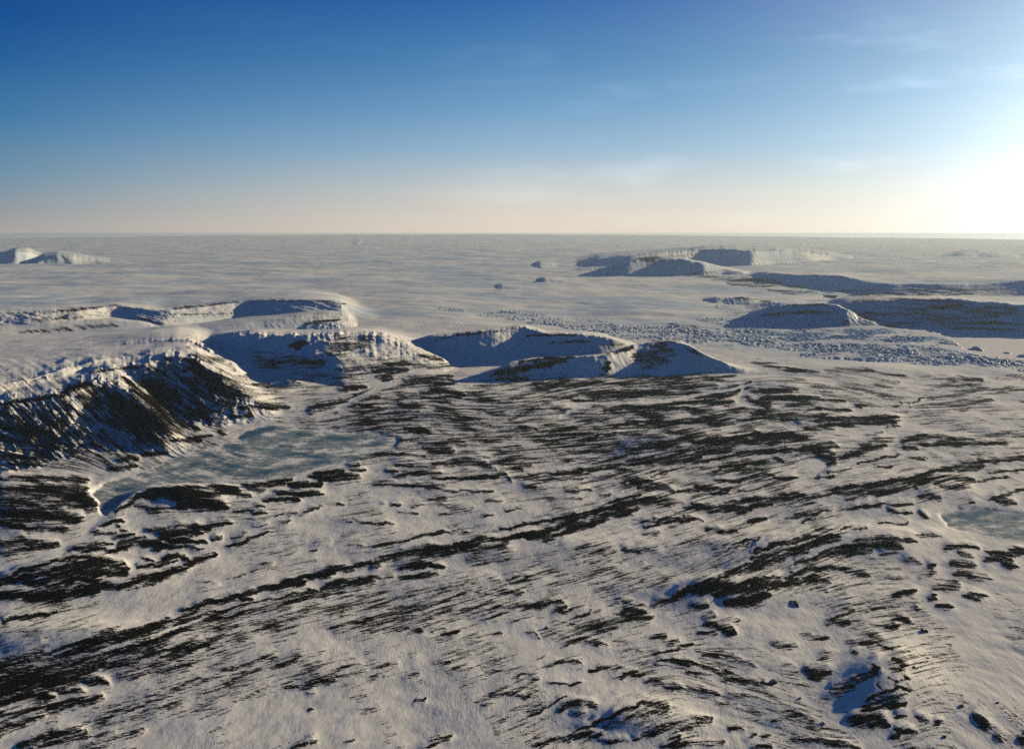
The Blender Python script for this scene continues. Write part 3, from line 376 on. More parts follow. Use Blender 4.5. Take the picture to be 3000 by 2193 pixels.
def lic(src, n, dxf, dyf, step=1.0):
    acc = src.copy(); wt = 1.0
    I, J = np.meshgrid(np.arange(RH, dtype=F32), np.arange(RW, dtype=F32), indexing='ij')
    for sgn in (1, -1):
        y, x = I.copy(), J.copy()
        for k in range(n):
            iy = np.clip(y, 0, RH - 1).astype(np.int32); ix = np.clip(x, 0, RW - 1).astype(np.int32)
            x += sgn * step * dxf[iy, ix]; y += sgn * step * dyf[iy, ix]
            iy = np.clip(y, 0, RH - 1).astype(np.int32); ix = np.clip(x, 0, RW - 1).astype(np.int32)
            wk = 1 - k / n
            acc += wk * src[iy, ix]
    return acc

rng = np.random.default_rng(11)
white = rng.standard_normal((RH, RW)).astype(F32)
white2 = rng.standard_normal((RH, RW)).astype(F32)
n_co = lic(blur(white, 3.0), 26, AX, AY, 1.5); n_fi = lic(blur(white2, 0.62), 26, AX, AY, 1.0); n_ln = lic(blur(white[::-1].copy(), 1.5), 30, AX, AY, 1.3)
n_lump = fbm(RPX / 60 / persp, RPY / 22 / persp, 41, 4)
GRAINN = equalize(n_co / n_co.std() * 0.16 + n_fi / n_fi.std() * 1.0 + n_ln / n_ln.std() * .30 + n_lump / n_lump.std() * 0.26)
FINE = n_fi / n_fi.std()
COARSE = n_co / n_co.std()

# thin scatter of bare ground everywhere on the plain
bg = np.clip(fbm(RPX / 190 / persp, RPY / 60 / persp, 77, 4) * 0.25 + 0.04, 0, 0.34)
midband = np.exp(-((RPY - 1230 - 40 * sstep(1300, 1700, RPX)) / (110 + 45 * sstep(1300, 1700, RPX))) ** 2) * sstep(850, 1100, RPX) * sstep(2700, 2200, RPX) * 0.42
plain_w = sstep(1085, 1120, RPY)
DENS = np.maximum(DENS, ((bg + midband) * plain_w).astype(F32))
lake_soft = np.zeros((RH, RW), F32); lake_id = np.zeros((RH, RW), np.int8); ICE = np.zeros((RH, RW), F32)
for k, (nm, lb, poly, amt) in enumerate(LAKES):
    m = poly_mask(poly, RPX + gnoise(RPX / 22, RPY / 12, 61) * 5, RPY + gnoise(RPX / 22, RPY / 12, 62) * 2.5)
    lake_id[m] = k + 1
    sm = blur(m.astype(F32), 3.0)
    lake_soft = np.maximum(lake_soft, sm)
    ICE = np.maximum(ICE, sm * amt)
river = lay(parse("13 1 -60 1682 60 1652 160 1620 230 1580 285 1530 292 1505|5 1 1660 1183 1780 1181 1900 1178 2000 1168 2060 1152 2150 1140 2210 1122|4 1 2180 1130 2170 1160 2160 1180 2220 1195|7 1 1640 1225 1690 1195 1730 1190|6 1 900 1225 985 1200 1040 1170 1110 1140 1180 1120"), (WX * .4, WY * .4))
DENS *= (1 - np.clip(river * 1.2, 0, 1))
DENS *= (1 - np.clip(lake_soft * 1.3 - .15, 0, 1) * 0.97)
ROCKF = (DENS * 1.16 - .06 - GRAINN * .92).astype(F32)
ROCKF = np.where(DENS < 0.02, -1.0, ROCKF).astype(F32)
ICE = np.maximum(ICE, lay(parse('16 1 700 1284 745 1268 795 1256|8 .85 655 1306 700 1300|12 .8 820 1305 860 1308|10 .75 420 1400 470 1385|9 .8 1110 1272 1170 1278|12 .75 330 1462 380 1450|14 .9 2800 1510 2900 1505 2990 1520|10 .8 2770 1520 2800 1540'), (WX * .5, WY * .4)) * (lake_soft > .5))
ICEF = ICE + (ICE > 0.02) * (COARSE * 0.08 + FINE * 0.07 + fbm(RPX / 60, RPY / 16, 71, 3) * 0.26)

# ---- heights
liftpx = np.interp(cols, [-700, 0, 700, 1400, 2000, 2500, 3000, 3600], [3, 7, 15, 18, 15, 9, 3, 2])
sl = np.clip((800 - rows) / (800 - 704.4), 0, 1) ** 1.5
Z = (sl[:, None] * liftpx[None, :] * rowY[:, None] / FOC).astype(np.float64)
# ice sheet swells, drawn out along the wind
farw = sstep(1060, 900, PY)
Z += farw * (fbm(GX / 30, GY / 24, 21, 4, .5) * 0.45 + fbm(GX / 11, GY / 9, 23, 3, .5) * 0.07 * sstep(800, 900, PY) + gnoise(GX / 150, GY / 60, 25) * 0.35 + fbm(GX / 9, GY / 5, 29, 2) * 0.012)
# rolling plain
nearw = 1 - farw
Z += nearw * (fbm(GX / 7.0, GY / 7.0, 31, 3, .5) * 0.085 + fbm(GX / 1.6, GY / 1.6, 34, 3, .5) * 0.014)
relief = np.clip(blur(np.clip(DENS, 0, 1), 7), 0, 1)
relief2 = np.clip(blur(np.clip(DENS, 0, 1), 2.2), 0, 1)
Z += sstep(1090, 1130, PY) * (sample(relief, PX, PY) * 0.16 + sample(relief2, PX, PY) * 0.05 + sample(blur(COARSE, 1), PX, PY) * 0.008) * np.clip((2400 - PY) / 1200, .45, 1)
# broad swells that carry the bigger rock bands
for x, y, rx, ry, h in [(1960,1310,170,32,.45),(2300,1610,260,60,.38),(2620,1590,140,40,.3),(1560,1610,330,40,.22),(200,1880,330,60,.35),(2600,1990,120,90,.42),(560,1460,150,30,.28),(1420,1190,240,26,.3),(2150,1300,200,26,.2),(2700,1440,260,40,.24),(60,1470,190,60,.3),(2080,1730,190,40,.3),(1880,2110,150,50,.22),(220,1690,200,50,.24),(2260,1130,160,20,.35),(2500,1085,260,16,.35),(1240,1225,120,20,.3),(850,1128,50,7,.35),(930,1103,60,8,.4),(800,1150,60,8,.3),(1000,1100,80,8,.3)]:
    Z += h * np.exp(-((PX - x) / rx) ** 2 - ((PY - y) / ry) ** 2)
lk = sample(lake_soft, PX, PY)
Z = Z * (1 - np.clip(lk * 1.6, 0, 1))
fj = sample(blur(poly_mask(FJORD).astype(F32), 1.2), PX, PY)
Z = Z * (1 - fj) - 0.02 * fj
gl_soft = sample(blur(poly_mask(GLACIER, RPX + gnoise(RPX / 14, RPY / 6, 91) * 7, RPY + gnoise(RPX / 14, RPY / 6, 92) * 2.5).astype(F32), 0.8), PX, PY)
GLT = 0.42
Z += gl_soft * GLT * sstep(2300, 2650, PX) * sstep(1072, 1045, PY)

hill_h = []
acc = np.zeros_like(Z); gacc = np.zeros_like(Z); ragged = np.zeros_like(Z)
for k, (nm, lb, pf, pb, rib, pts) in enumerate(HILLS):
    P = np.array(pts, float)
    sel = (cols >= P[0, 0]) & (cols <= P[-1, 0])
    c = cols[sel]
    # smooth interpolation along the crest with small irregularities
    def ip(j):
        fine = np.interp(c, P[:, 0], P[:, j])
        kk = max(3, int(len(c) * 0.035)) | 1
        pad = np.pad(fine, kk // 2, mode='edge')
        return np.convolve(pad, np.ones(kk) / kk, 'valid')
    pyc, hz, fr, bk = ip(1), ip(2) / 100.0, ip(3), ip(4)
    span = P[-1, 0] - P[0, 0]
    tw = max(span * .06, 12)
    hz = hz * np.power(np.clip((c - P[0, 0]) / tw, 0, 1) if P[0, 0] > -600 else 1, .8) * np.power(np.clip((P[-1, 0] - c) / tw, 0, 1) if P[-1, 0] < 3600 else 1, .8)
    jag = fbm(c / (span * .05 + 8), c * 0 + k * 3.3, 50 + k, 4, .55)
    h01 = np.clip(hz / hz.max(), 0, 1)
    Yc = row_to_Y(pyc, hz)
    foot = Y_to_row(Yc)
    frr = np.where(fr < 300, foot + fr, np.maximum(fr, foot + 2))
    frr = foot + (frr - foot) * np.where(fr < 300, 1 + .22 * np.clip(fbm(c / (span * .16 + 12), c * 0 + k * 5.1, 70 + k, 2), -1, 1), 1)
    bkr = np.minimum(bk, foot - 1.5)
    Yf = row_to_Y(frr); Yb = row_to_Y(np.maximum(bkr, 706))
    r0 = np.searchsorted(rows, bkr.min() - 2); r1 = np.searchsorted(rows, frr.max() + 2)
    Yg = rowY[r0:r1, None]
    tf = np.clip((Yg - Yf) / (Yc - Yf), 0, 1)
    tb = np.clip((Yb - Yg) / (Yb - Yc), 0, 1)
    front = Yg <= Yc
    amp, freq, skew = rib
    L = span / freq
    # gullies running obliquely down the face, branching and broken
    face = np.maximum(frr - pyc, 4.0)
    vv_ = tf * face[None, :] / L
    q = (c[None, :] - (1 - tf) * skew * 90 * (span / 900)) / L
    wq = fbm(q * 1.3, vv_ * 1.3, 300 + k, 3) * .35
    wv = fbm(q * 1.3, vv_ * 1.3, 305 + k, 3) * .35
    g1 = 1 - np.abs(gnoise(q + wq, vv_ * .35 + wv, 310 + k)) * 2.2
    g2 = 1 - np.abs(gnoise(q * 2.3 + wq, vv_ * .9 + wv, 320 + k)) * 2.2
    g3 = fbm(q * 3.7 + wq * 2, vv_ * 2.2, 330 + k, 4, .6)
    gul = g1 * .55 + g2 * .30 + g3 * .22 - .3
    env = (tf * (1 - tf) * 4) ** .6
    pr = np.where(front, tf ** pf + 0.0, 1)
    pr = pr * (1 - .25 * tf * (1 - tf) * (pf < 1))          # shoulders
    pr = np.where(front, pr + amp * env * gul * .8, sstep(0, 1, tb) ** pb * (1 + .10 * fbm(GX[r0:r1, sel] / 7, GY[r0:r1, sel] / 7, 340 + k, 3) * (1 - tb)))
    near_crest = np.where(front, tf ** 1.5, tb ** 14)
    h = np.maximum(pr, 0) * hz[None, :] * (1 + 0.06 * jag[None, :] * near_crest)
    # true metres of roughness
    b0 = Z[r0:r1, sel]
    # the crest is an absolute height; what the ice sheet already gives is taken off
    hb = np.interp(Yc, rowY[::-1], np.arange(nR)[::-1])
    base_c = Z[np.clip(hb.astype(int), 0, nR - 1), np.where(sel)[0]]
    h = h * np.clip((hz - np.where(foot < 800, base_c, 0)) / np.maximum(hz, 1e-3), .1, 1)[None, :]
    full = np.zeros_like(Z, dtype=F32)
    full[r0:r1, sel] = h
    hill_h.append((r0, r1, np.where(sel)[0][0], np.where(sel)[0][-1] + 1, h.astype(F32), hz.max()))
    if k < 2: gacc[r0:r1, sel] = np.where(front & (h > .08), gul * env, 0)
    if amp > .03: ragged[r0:r1, sel] = np.maximum(ragged[r0:r1, sel], np.where(front, h, h * tb ** 8))
    a = acc[r0:r1, sel]
    acc[r0:r1, sel] = (a ** 5 + h ** 5) ** .2
Z += acc
# rough detail on the steep ground
sl_ = np.hypot(np.gradient(acc, axis=0) / np.gradient(GY, axis=0), np.gradient(acc, axis=1) / np.gradient(GX, axis=1))
rough = np.clip(acc * 1.5, 0, 1) * sstep(840, 1000, PY) * sstep(.12, .45, sl_)
Z += rough * (fbm(GX / 1.6, GY / 1.6, 401, 5, .58) * 0.085)

wr1 = gnoise(GX / 2.5, GY / 2.5, 421) * .8; wr2 = gnoise(GX / 2.5, GY / 2.5, 422) * .8
ridg = sum((.5 ** i) * (1 - 2.2 * np.abs(gnoise((GX + wr1) / 3.4 * 2 ** i, (GY + wr2) / 3.4 * 2 ** i, 430 + i))) for i in range(4))
Z += np.clip(ragged * 1.1, 0, 1) * sstep(.10, .4, sl_) * sstep(840, 1000, PY) * ridg * .11
D_ = GY * CP + (HGT - Z) * SP
TPX = (CX + FOC * GX / D_).astype(F32)
TPY = Y_to_row(GY, Z).astype(F32)
rock = sample(ROCKF, TPX, TPY)
rock = rock + gacc * .62 + np.clip(ragged, 0, 1) * sstep(.10, .4, sl_) * ridg * .10
dens = sample(DENS, TPX, TPY)
ice = sample(ICEF, PX, PY)
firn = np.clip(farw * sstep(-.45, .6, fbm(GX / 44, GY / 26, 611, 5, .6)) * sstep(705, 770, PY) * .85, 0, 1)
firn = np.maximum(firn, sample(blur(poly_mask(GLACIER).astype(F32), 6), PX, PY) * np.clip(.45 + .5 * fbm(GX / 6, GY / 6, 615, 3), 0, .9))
# steep faces shed their snow
dzdY = np.gradient(Z, axis=0) / np.gradient(GY, axis=0)
dzdX = np.gradient(Z, axis=1) / np.gradient(GX, axis=1)
dzdYx = dzdY
slope = np.hypot(dzdX, dzdY)
rock = rock + (acc > .05) * sstep(.55, 1.0, slope) * .25 * sstep(900, 1000, PY)

# direction of the grain on the ground
gax, gay = sample(AX, PX, PY), sample(AY, PX, PY)
Y2 = row_to_Y(PY + gay); X2 = (PX + gax - CX) * (Y2 * CP + HGT * SP) / FOC
wang = np.degrees(np.arctan2(Y2 - GY, X2 - GX))
wang = (wang + 90) % 180 - 90
ga = np.clip((8 - wang) / 50, 0, 1) * (wang < 69); gc = np.clip((wang - 8) / 42, 0, 1)
gb = np.clip(1 - ga - gc, 0, 1)

# ------------------------------------------------------------------ which vertex belongs to which piece of country
REG = np.zeros(Z.shape, np.int16)
edge = np.interp(cols, [p[0] for p in ICE_EDGE], [p[1] for p in ICE_EDGE])
REG[PY < edge[None, :] + gnoise(PX / 60, PY / 30, 95) * 5] = 1
REG[gl_soft > .5] = 2
REG[(fj > .5)] = 3
lid = lake_id[np.clip(((PY - RY0) / RS).astype(int), 0, RH - 1), np.clip(((PX - RX0) / RS).astype(int), 0, RW - 1)]
best = np.full(Z.shape, 0.08, F32)
for k, (r0, r1, c0, c1, h, hm) in enumerate(hill_h):
    b = best[r0:r1, c0:c1]; R = REG[r0:r1, c0:c1]
    m = (h > b) & (h > .22 * hm)
    R[m] = 10 + k; b[m] = h[m]
REG[lid > 0] = 3 + lid[lid > 0]

# ------------------------------------------------------------------ materials
def new_mat(name):
    m = bpy.data.materials.new(name); m.use_nodes = True
    nt = m.node_tree; nt.nodes.clear()
    out = nt.nodes.new('ShaderNodeOutputMaterial')
    bs = nt.nodes.new('ShaderNodeBsdfPrincipled')
    nt.links.new(bs.outputs[0], out.inputs[0])
    return m, nt, bs

def nd(nt, typ, **kw):
    n = nt.nodes.new(typ)
    for k, v in kw.items():
        if k.startswith('_'): n.inputs[k[1:].replace('_', ' ')].default_value = v
        else: setattr(n, k, v)
    return n

def math_node(nt, op, a, b=None, c=None):
    n = nt.nodes.new('ShaderNodeMath'); n.operation = op
    for i, v in enumerate((a, b, c)):
        if v is None: continue
        if isinstance(v, (int, float)): n.inputs[i].default_value = v
        else: nt.links.new(v, n.inputs[i])
    return n.outputs[0]

def noise_node(nt, vec, scale, detail=3.0, rough=.55):
    n = nt.nodes.new('ShaderNodeTexNoise')
    n.inputs['Scale'].default_value = scale; n.inputs['Detail'].default_value = detail; n.inputs['Roughness'].default_value = rough
    nt.links.new(vec, n.inputs['Vector'])
    return n.outputs['Fac']

def mapped(nt, vec, scale, rotz=0.0):
    m = nt.nodes.new('ShaderNodeMapping')
    m.inputs['Scale'].default_value = scale; m.inputs['Rotation'].default_value = (0, 0, rotz)
    nt.links.new(vec, m.inputs['Vector'])
    return m.outputs[0]

def mix_col(nt, fac, a, b):
    n = nt.nodes.new('ShaderNodeMix'); n.data_type = 'RGBA'
    if isinstance(fac, (int, float)): n.inputs[0].default_value = fac
    else: nt.links.new(fac, n.inputs[0])
    for i, v in ((6, a), (7, b)):
        if isinstance(v, tuple): n.inputs[i].default_value = (*v, 1)
        else: nt.links.new(v, n.inputs[i])
    return n.outputs[2]

def smooth(nt, a, lo, hi):
    n = nt.nodes.new('ShaderNodeMapRange'); n.interpolation_type = 'SMOOTHSTEP'
    nt.links.new(a, n.inputs[0]); n.inputs[1].default_value = lo; n.inputs[2].default_value = hi
    return n.outputs[0]

def country_material(name, snow=(.80, .82, .85)):
    m, nt, bs = new_mat(name)
    L = nt.links
    co = nd(nt, 'ShaderNodeNewGeometry').outputs['Position']
    at_r = nd(nt, 'ShaderNodeAttribute', attribute_name='rock').outputs['Fac']
    at_i = nd(nt, 'ShaderNodeAttribute', attribute_name='ice').outputs['Fac']
    # fine layering of the rock along its grain: three directions, weighted by where they run
    f = math_node(nt, 'MULTIPLY', math_node(nt, 'SUBTRACT', noise_node(nt, co, 26.0, 4, .7), .5), 1.5)
    for an, ang_ in (('grain_a', -42.0), ('grain_b', 8.0), ('grain_c', 50.0)):
        w_ = nd(nt, 'ShaderNodeAttribute', attribute_name=an).outputs['Fac']
        ns = noise_node(nt, mapped(nt, co, (.16, 1.0, 1.0), math.radians(-ang_)), 20.0, 5, .72)
        f = math_node(nt, 'ADD', f, math_node(nt, 'MULTIPLY', math_node(nt, 'MULTIPLY', math_node(nt, 'SUBTRACT', ns, .5), 3.6), w_))
    r = math_node(nt, 'ADD', at_r, f)
    fac = smooth(nt, r, -.17, .20)
    speck = math_node(nt, 'MULTIPLY', smooth(nt, noise_node(nt, co, 40.0, 3, .6), .60, .74), smooth(nt, noise_node(nt, mapped(nt, co, (.5, 1, 1), -.5), .7, 4, .6), .48, .66))
    fac = math_node(nt, 'MAXIMUM', fac, math_node(nt, 'MULTIPLY', speck, .6))
    tone = noise_node(nt, co, .55, 5, .6)
    rockc = mix_col(nt, smooth(nt, tone, .40, .68), (.004, .004, .004), (.012, .009, .007))
    grime = noise_node(nt, mapped(nt, co, (1, .45, 1), .5), 1.3, 6, .65)
    snowc = mix_col(nt, smooth(nt, grime, .35, .75), snow, tuple(s * .90 for s in snow))
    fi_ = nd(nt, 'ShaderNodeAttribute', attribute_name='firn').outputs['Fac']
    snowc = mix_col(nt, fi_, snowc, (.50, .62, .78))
    icen = noise_node(nt, mapped(nt, co, (.8, 1.0, 1), .2), 2.6, 8, .72)
    icev = math_node(nt, 'ADD', at_i, math_node(nt, 'MULTIPLY', math_node(nt, 'SUBTRACT', icen, .5), 1.15))
    ifac = smooth(nt, icev, .38, .56)
    icec = mix_col(nt, smooth(nt, icev, .5, .95), (.36, .41, .42), (.05, .13, .20))
    ground_c = mix_col(nt, ifac, snowc, icec)
    col = mix_col(nt, fac, ground_c, rockc)
    L.new(col, bs.inputs['Base Color'])
    ro = math_node(nt, 'SUBTRACT', .92, math_node(nt, 'MULTIPLY', ifac, .45))
    L.new(ro, bs.inputs['Roughness'])
    L.new(math_node(nt, 'MULTIPLY', math_node(nt, 'SUBTRACT', 1.0, fac), .12), bs.inputs['Specular IOR Level'])
    # drifts and sastrugi
    b1 = noise_node(nt, mapped(nt, co, (1, .22, 1), math.radians(-20)), 22.0, 4, .65)
    b2 = noise_node(nt, mapped(nt, co, (1, .5, 1), .5), 2.2, 3, .6)
    pat = smooth(nt, noise_node(nt, co, .22, 4, .6), .38, .62)
    hb = math_node(nt, 'ADD', math_node(nt, 'MULTIPLY', b1, math_node(nt, 'ADD', math_node(nt, 'MULTIPLY', pat, .010), .002)), math_node(nt, 'MULTIPLY', b2, .030))
    hb = math_node(nt, 'ADD', hb, math_node(nt, 'MULTIPLY', fac, .02))
    bump = nd(nt, 'ShaderNodeBump', _Strength=1.0, _Distance=1.0)
    L.new(hb, bump.inputs['Height'])
    L.new(bump.outputs[0], bs.inputs['Normal'])
    return m

MAT = country_material('snow_and_rock')
MAT_ICE, nt, bs = new_mat('broken_glacier_ice')
co = nd(nt, 'ShaderNodeNewGeometry').outputs['Position']
n1 = noise_node(nt, co, 1.4, 5, .65)
ice_c = mix_col(nt, nd(nt, 'ShaderNodeAttribute', attribute_name='blue').outputs['Fac'], mix_col(nt, smooth(nt, n1, .35, .7), (.78, .82, .85), (.52, .66, .74)), (.13, .33, .56))  # the blue tint is bluer ice with serac shade put into its colour
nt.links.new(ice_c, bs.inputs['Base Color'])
bs.inputs['Roughness'].default_value = .6

# ------------------------------------------------------------------ meshes
def tag(o, label, kind=None, category=None, group=None):
    o['label'] = label
    if kind: o['kind'] = kind
    if category: o['category'] = category
    if group: o['group'] = group
    return o

def grid_mesh(name, verts, fmask, mat, attrs, normals=None):
    """the faces of a grid chosen by fmask, as one mesh object"""
    nr, nc = verts.shape[:2]
    fi, fj_ = np.nonzero(fmask)
    v00 = fi * nc + fj_
    quads = np.stack([v00, v00 + nc, v00 + nc + 1, v00 + 1], 1)        # rows run towards the camera
    used = np.zeros(nr * nc, bool); used[quads.ravel()] = True
    remap = np.cumsum(used) - 1
    vv = verts.reshape(-1, 3)[used].astype(F32)
    qq = remap[quads].astype(np.int32)
    me = bpy.data.meshes.new(name)
    me.vertices.add(len(vv)); me.vertices.foreach_set('co', vv.ravel())
    me.loops.add(qq.size); me.loops.foreach_set('vertex_index', qq.ravel())
    me.polygons.add(len(qq)); me.polygons.foreach_set('loop_start', np.arange(0, qq.size, 4, dtype=np.int32))
    me.update(calc_edges=True)
    me.polygons.foreach_set('use_smooth', np.ones(len(qq), bool))
    for an, arr in attrs.items():
        a = me.attributes.new(an, 'FLOAT', 'POINT'); a.data.foreach_set('value', arr.reshape(-1)[used].astype(F32))
    if normals is not None:
        a = me.attributes.new('custom_normal', 'FLOAT_VECTOR', 'POINT')
        a.data.foreach_set('vector', normals.reshape(-1, 3)[used].astype(F32).ravel())
    me.materials.append(mat)
    o = bpy.data.objects.new(name, me)
    scene.collection.objects.link(o)
    return o

V = np.stack([GX, GY, Z], -1)
# normals of the whole field, so that neighbouring pieces meet without a seam
e1 = np.gradient(V, axis=1); e0 = np.gradient(V, axis=0)
N = np.cross(e0, e1)
N *= np.sign(N[..., 2:3])
N /= np.linalg.norm(N, axis=-1, keepdims=True)
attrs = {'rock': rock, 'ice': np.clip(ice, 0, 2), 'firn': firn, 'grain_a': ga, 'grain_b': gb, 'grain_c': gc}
F = REG[:-1, :-1]
names = {0: ('terrain', 'snow plain streaked with bands of black rock in the foreground'), 1: ('ice_sheet', 'pale wind-streaked ice sheet reaching to the horizon'),
         2: ('glacier', 'broken glacier tongue flowing right into the frozen fjord'), 3: ('frozen_fjord', 'flat pale frozen fjord in front of the glacier end')}
for k, (nm, lb, poly, amt) in enumerate(LAKES): names[4 + k] = (nm, lb)
for k, hh in enumerate(HILLS): names[10 + k] = (hh[0], hh[1])
for rid in np.unique(F):
    nm, lb = names[int(rid)]
    tag(grid_mesh(nm, V, F == rid, MAT, attrs, N), lb, 'structure')

# ------------------------------------------------------------------ crevassed ice: towers and blocks along the glacier
sc = np.arange(1270, 3330, 1.8); sr = np.arange(893, 1102, 0.3)
SX, SY = np.meshgrid(sc, sr)
sY = np.repeat(row_to_Y(sr)[:, None], len(sc), 1)
sX = (SX - CX) * (sY * CP + HGT * SP) / FOC
amp = lay(parse(SERAC), (WX * .5, WY * .35), (0.0, 2.1)) / 100.0 * .40
A = sample(amp, SX.astype(F32), SY.astype(F32))
A = A * np.clip(0.8 + .7 * fbm(sX / 4, sY / 4, 501, 3), 0, 1.5)
base = np.empty_like(sX)
ri = np.interp(SY, rows, np.arange(nR)); ci = np.interp(SX, cols, np.arange(nC))
i0 = np.clip(ri.astype(int), 0, nR - 2); j0 = np.clip(ci.astype(int), 0, nC - 2); fr_ = ri - i0; fc_ = ci - j0
base = (Z[i0, j0] * (1 - fc_) + Z[i0, j0 + 1] * fc_) * (1 - fr_) + (Z[i0 + 1, j0] * (1 - fc_) + Z[i0 + 1, j0 + 1] * fc_) * fr_
def cells(x, y, seed):
    ix = np.floor(x).astype(np.int64); iy = np.floor(y).astype(np.int64)
    f1 = np.full(x.shape, 9.0); f2 = f1.copy(); h = np.zeros(x.shape); tl = np.zeros(x.shape)
    for a in (-1, 0, 1):
        for b in (-1, 0, 1):
            jx, jy = ix + a, iy + b
            ox = jx + .15 + .7 * _hash(jx, jy, seed) / 16777216.0; oy = jy + .15 + .7 * _hash(jx, jy, seed + 1) / 16777216.0
            d = np.hypot(x - ox, y - oy)
            rr = _hash(jx, jy, seed + 2) / 16777216.0
            th = _hash(jx, jy, seed + 3) / 16777216.0 * 6.283
            t_ = np.cos(th) * (x - ox) + np.sin(th) * (y - oy)
            nearer = d < f1
            f2 = np.where(nearer, f1, np.minimum(f2, d))
            h = np.where(nearer, rr, h); tl = np.where(nearer, t_, tl); f1 = np.where(nearer, d, f1)
    return f1, f2, h, tl
wx_ = sX + gnoise(sX / .7, sY / .7, 511) * .25; wy_ = sY + gnoise(sX / .7, sY / .7, 512) * .25
f1, f2, hc, tl = cells(wx_ / .32, wy_ / .60, 520)
f1b, f2b, hcb, tlb = cells(wx_ / .17, wy_ / .32, 540)
SZ = A * (sstep(.0, .30, f2 - f1) * (hc > .72 * (1 - A / .2)) * (.15 + 1.0 * hc ** 1.8) + tl * .45 + .3 * (sstep(0, .3, f2b - f1b) * hcb + tlb * .6))
SZ = base + SZ + .02 - .10 * sstep(.10, .0, A)
SV_ = np.stack([sX, sY, SZ], -1)
fm = (A[:-1, :-1] > .03)
BLUE_SHADE = blur(poly_mask([(2150,962),(2440,966),(2600,968),(2750,984),(2860,1045),(2700,1036),(2500,1012),(2300,1000)], RPX + WX, RPY + WY).astype(F32), 5) * .85  # bluer ice front; shade of the serac faces is painted in with it
seracs = grid_mesh('glacier_seracs', SV_, fm, MAT_ICE, {'blue': sample(BLUE_SHADE, SX.astype(F32), SY.astype(F32))})
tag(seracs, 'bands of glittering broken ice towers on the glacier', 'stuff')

# ------------------------------------------------------------------ single things
def rough_block(name, seed, sx, sy, sz, mat, levels=3, flat=.35, jag=.35):
    """a weathered block: a sphere of faces cut by random planes and roughened"""
    import bmesh
    r = random.Random(seed)
    bm = bmesh.new()
    bmesh.ops.create_icosphere(bm, subdivisions=levels, radius=1.0)
    planes = []
    for k in range(11):
        d = mathutils.Vector((r.uniform(-1, 1), r.uniform(-1, 1), r.uniform(-.3, 1))).normalized()
        planes.append((d, r.uniform(.55, .9)))
    planes.append((mathutils.Vector((r.uniform(-.15, .15), r.uniform(-.15, .15), 1)).normalized(), flat + .3))
    for v in bm.verts:
        for d, off in planes:
            e = v.co.dot(d) - off
            if e > 0: v.co -= d * e
        n = mathutils.noise.noise(v.co * 2.3 + mathutils.Vector((seed, 0, 0)))
        v.co += v.co.normalized() * n * jag * .5
        v.co.x *= sx; v.co.y *= sy; v.co.z *= sz
    me = bpy.data.meshes.new(name)
    bm.to_mesh(me); bm.free()
    me.materials.append(mat)
    o = bpy.data.objects.new(name, me)
    scene.collection.objects.link(o)
    return o

def zat(px, py):
    i = int(np.clip(np.searchsorted(rows, py), 0, nR - 1)); j = int(np.clip(np.searchsorted(cols, px), 0, nC - 1))
    return float(Z[i, j])

MAT_BERG, nt, bs = new_mat('iceberg_ice')
co = nd(nt, 'ShaderNodeNewGeometry').outputs['Position']
nt.links.new(mix_col(nt, smooth(nt, noise_node(nt, co, 2.5, 4), .4, .65), (.62, .72, .78), (.30, .46, .56)), bs.inputs['Base Color'])
bs.inputs['Roughness'].default_value = .55
MAT_BARE, nt, bs = new_mat('bare_dark_rock')
co = nd(nt, 'ShaderNodeNewGeometry').outputs['Position']
up = nd(nt, 'ShaderNodeSeparateXYZ'); nt.links.new(nd(nt, 'ShaderNodeNewGeometry').outputs['Normal'], up.inputs[0])
sn = math_node(nt, 'ADD', math_node(nt, 'MULTIPLY', up.outputs[2], .5), math_node(nt, 'MULTIPLY', noise_node(nt, co, 30, 4), .8))
nt.links.new(mix_col(nt, smooth(nt, sn, .88, .98), (.018, .017, .016), (.7, .72, .75)), bs.inputs['Base Color'])
bs.inputs['Roughness'].default_value = .95

for k, (px, py, w, d, h, lb) in enumerate([
        (2862, 1022, 17, 1.1, .42, 'largest dark blue iceberg frozen in just off the glacier front'),
        (2951, 1034, 11, .6, .20, 'small low iceberg in the fjord ice between two larger bergs'),
        (2997, 1043, 16, .8, .30, 'blue iceberg at the right edge of the frozen fjord'),
        (2903, 1048, 15, .6, .16, 'long flat slab of an iceberg close under the glacier corner'),
        (2875, 1026, 8, .6, .26, 'small pointed iceberg touching the right end of the largest one')]):
    x, y, z = ground(px, py)
    s = y / FOC
    o = rough_block('iceberg', 40 + k * 7, w * s, d, h, MAT_BERG, 3, .3, .5)
    o.location = (x, y, -.05)
    tag(o, lb, None, 'iceberg', 'icebergs frozen into the fjord')

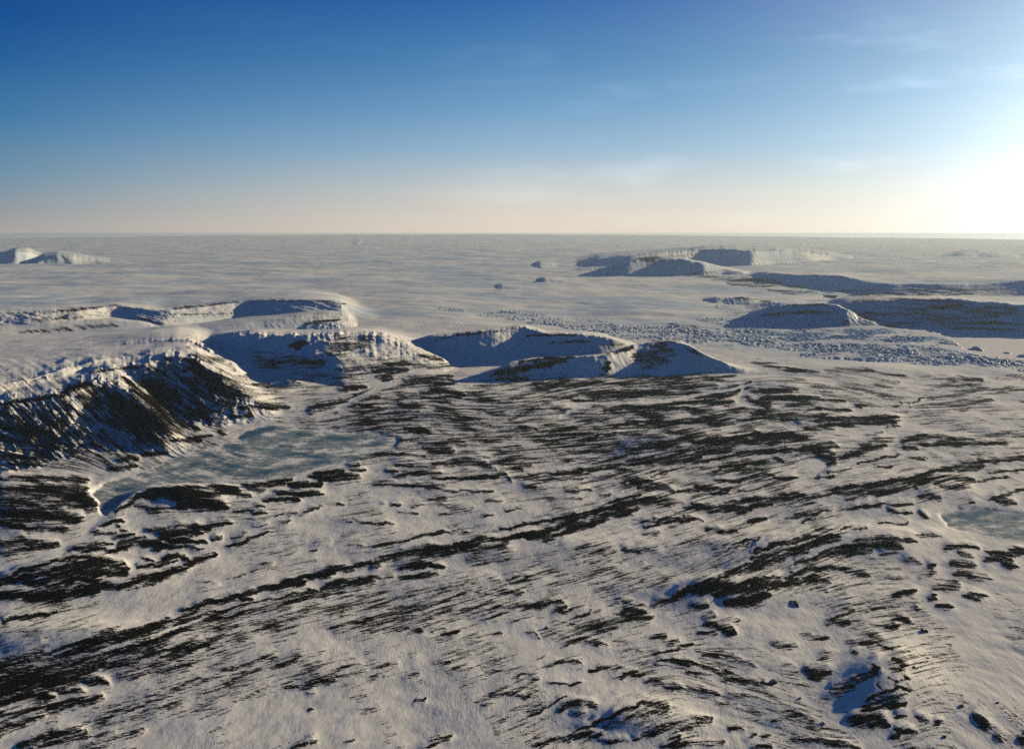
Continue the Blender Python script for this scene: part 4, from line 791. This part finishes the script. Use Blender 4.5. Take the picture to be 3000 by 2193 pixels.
for k, (px, py, w, d, h, lb) in enumerate([
        (1601, 1838, 7, .10, .11, 'tiny black rock peak alone on the snow in the lower middle'),
        (2326, 1769, 22, .28, .10, 'oval dark rock slab lying in snow below the big black ridge'),
        (2708, 1853, 13, .14, .12, 'craggy dark rock with a tail of rubble on the open snow slope'),
        (2922, 2063, 5, .05, .05, 'single small boulder on the bare snow above the lower right rocks'),
        (2818, 2075, 9, .09, .08, 'small dark rock at the foot of the sunlit snow slope'),
        (2345, 2050, 5, .05, .05, 'lone pebble-like boulder in the blue snow gully'),
        (2766, 2160, 6, .07, .07, 'small isolated rock low on the right-hand snow slope'),
        (2676, 1990, 6, .07, .08, 'small rock just right of the domed black outcrop'),
        (2265, 2002, 14, .13, .10, 'dark knob of rock ending a brown rock band'),
        (2410, 2122, 9, .08, .06, 'small brown rock at the tip of a scattered rock band')]):
    x, y, z = ground(px, py)
    s = y / FOC
    o = rough_block('rock_outcrop', 90 + k * 5, w * s, d, h, MAT_BARE, 4, .4, .6)
    o.location = (x, y, zat(px, py) - h * .15)
    o.rotation_euler = (0, 0, .4 * math.sin(k * 2.1))
    tag(o, lb, None, 'rock', 'separate rocks standing out of the snow')

# ------------------------------------------------------------------ the air
HZ_LO = float(Z.min()) - .01
HZ_HI = float(max(Z.max(), HGT)) + .25
me = bpy.data.meshes.new('haze')
ymax = float(rowY.max()) + 3; xm = float(np.abs(GX).max()) + 3
vs = [(x, y, z) for z in (HZ_LO, HZ_HI) for x, y in ((-xm, -40), (xm, -40), (xm, ymax), (-xm, ymax))]
me.from_pydata(vs, [], [(3, 2, 1, 0), (4, 5, 6, 7), (0, 1, 5, 4), (1, 2, 6, 5), (2, 3, 7, 6), (3, 0, 4, 7)])
haze = bpy.data.objects.new('haze', me)
scene.collection.objects.link(haze)
mh = bpy.data.materials.new('thin_arctic_haze'); mh.use_nodes = True
nt = mh.node_tree; nt.nodes.clear()
out = nt.nodes.new('ShaderNodeOutputMaterial'); pv = nt.nodes.new('ShaderNodeVolumePrincipled')
pv.inputs['Color'].default_value = (.56, .76, 1.0, 1)
pv.inputs['Density'].default_value = 0.0006
pv.inputs['Anisotropy'].default_value = .3
nt.links.new(pv.outputs[0], out.inputs['Volume'])
me.materials.append(mh)
tag(haze, 'thin pale haze over the ice', 'stuff')
print('HILLS', len(HILLS), 'verts', nR * nC, 'zmin/max', Z.min(), Z.max(), 'ROCK', (rock > 0).mean())
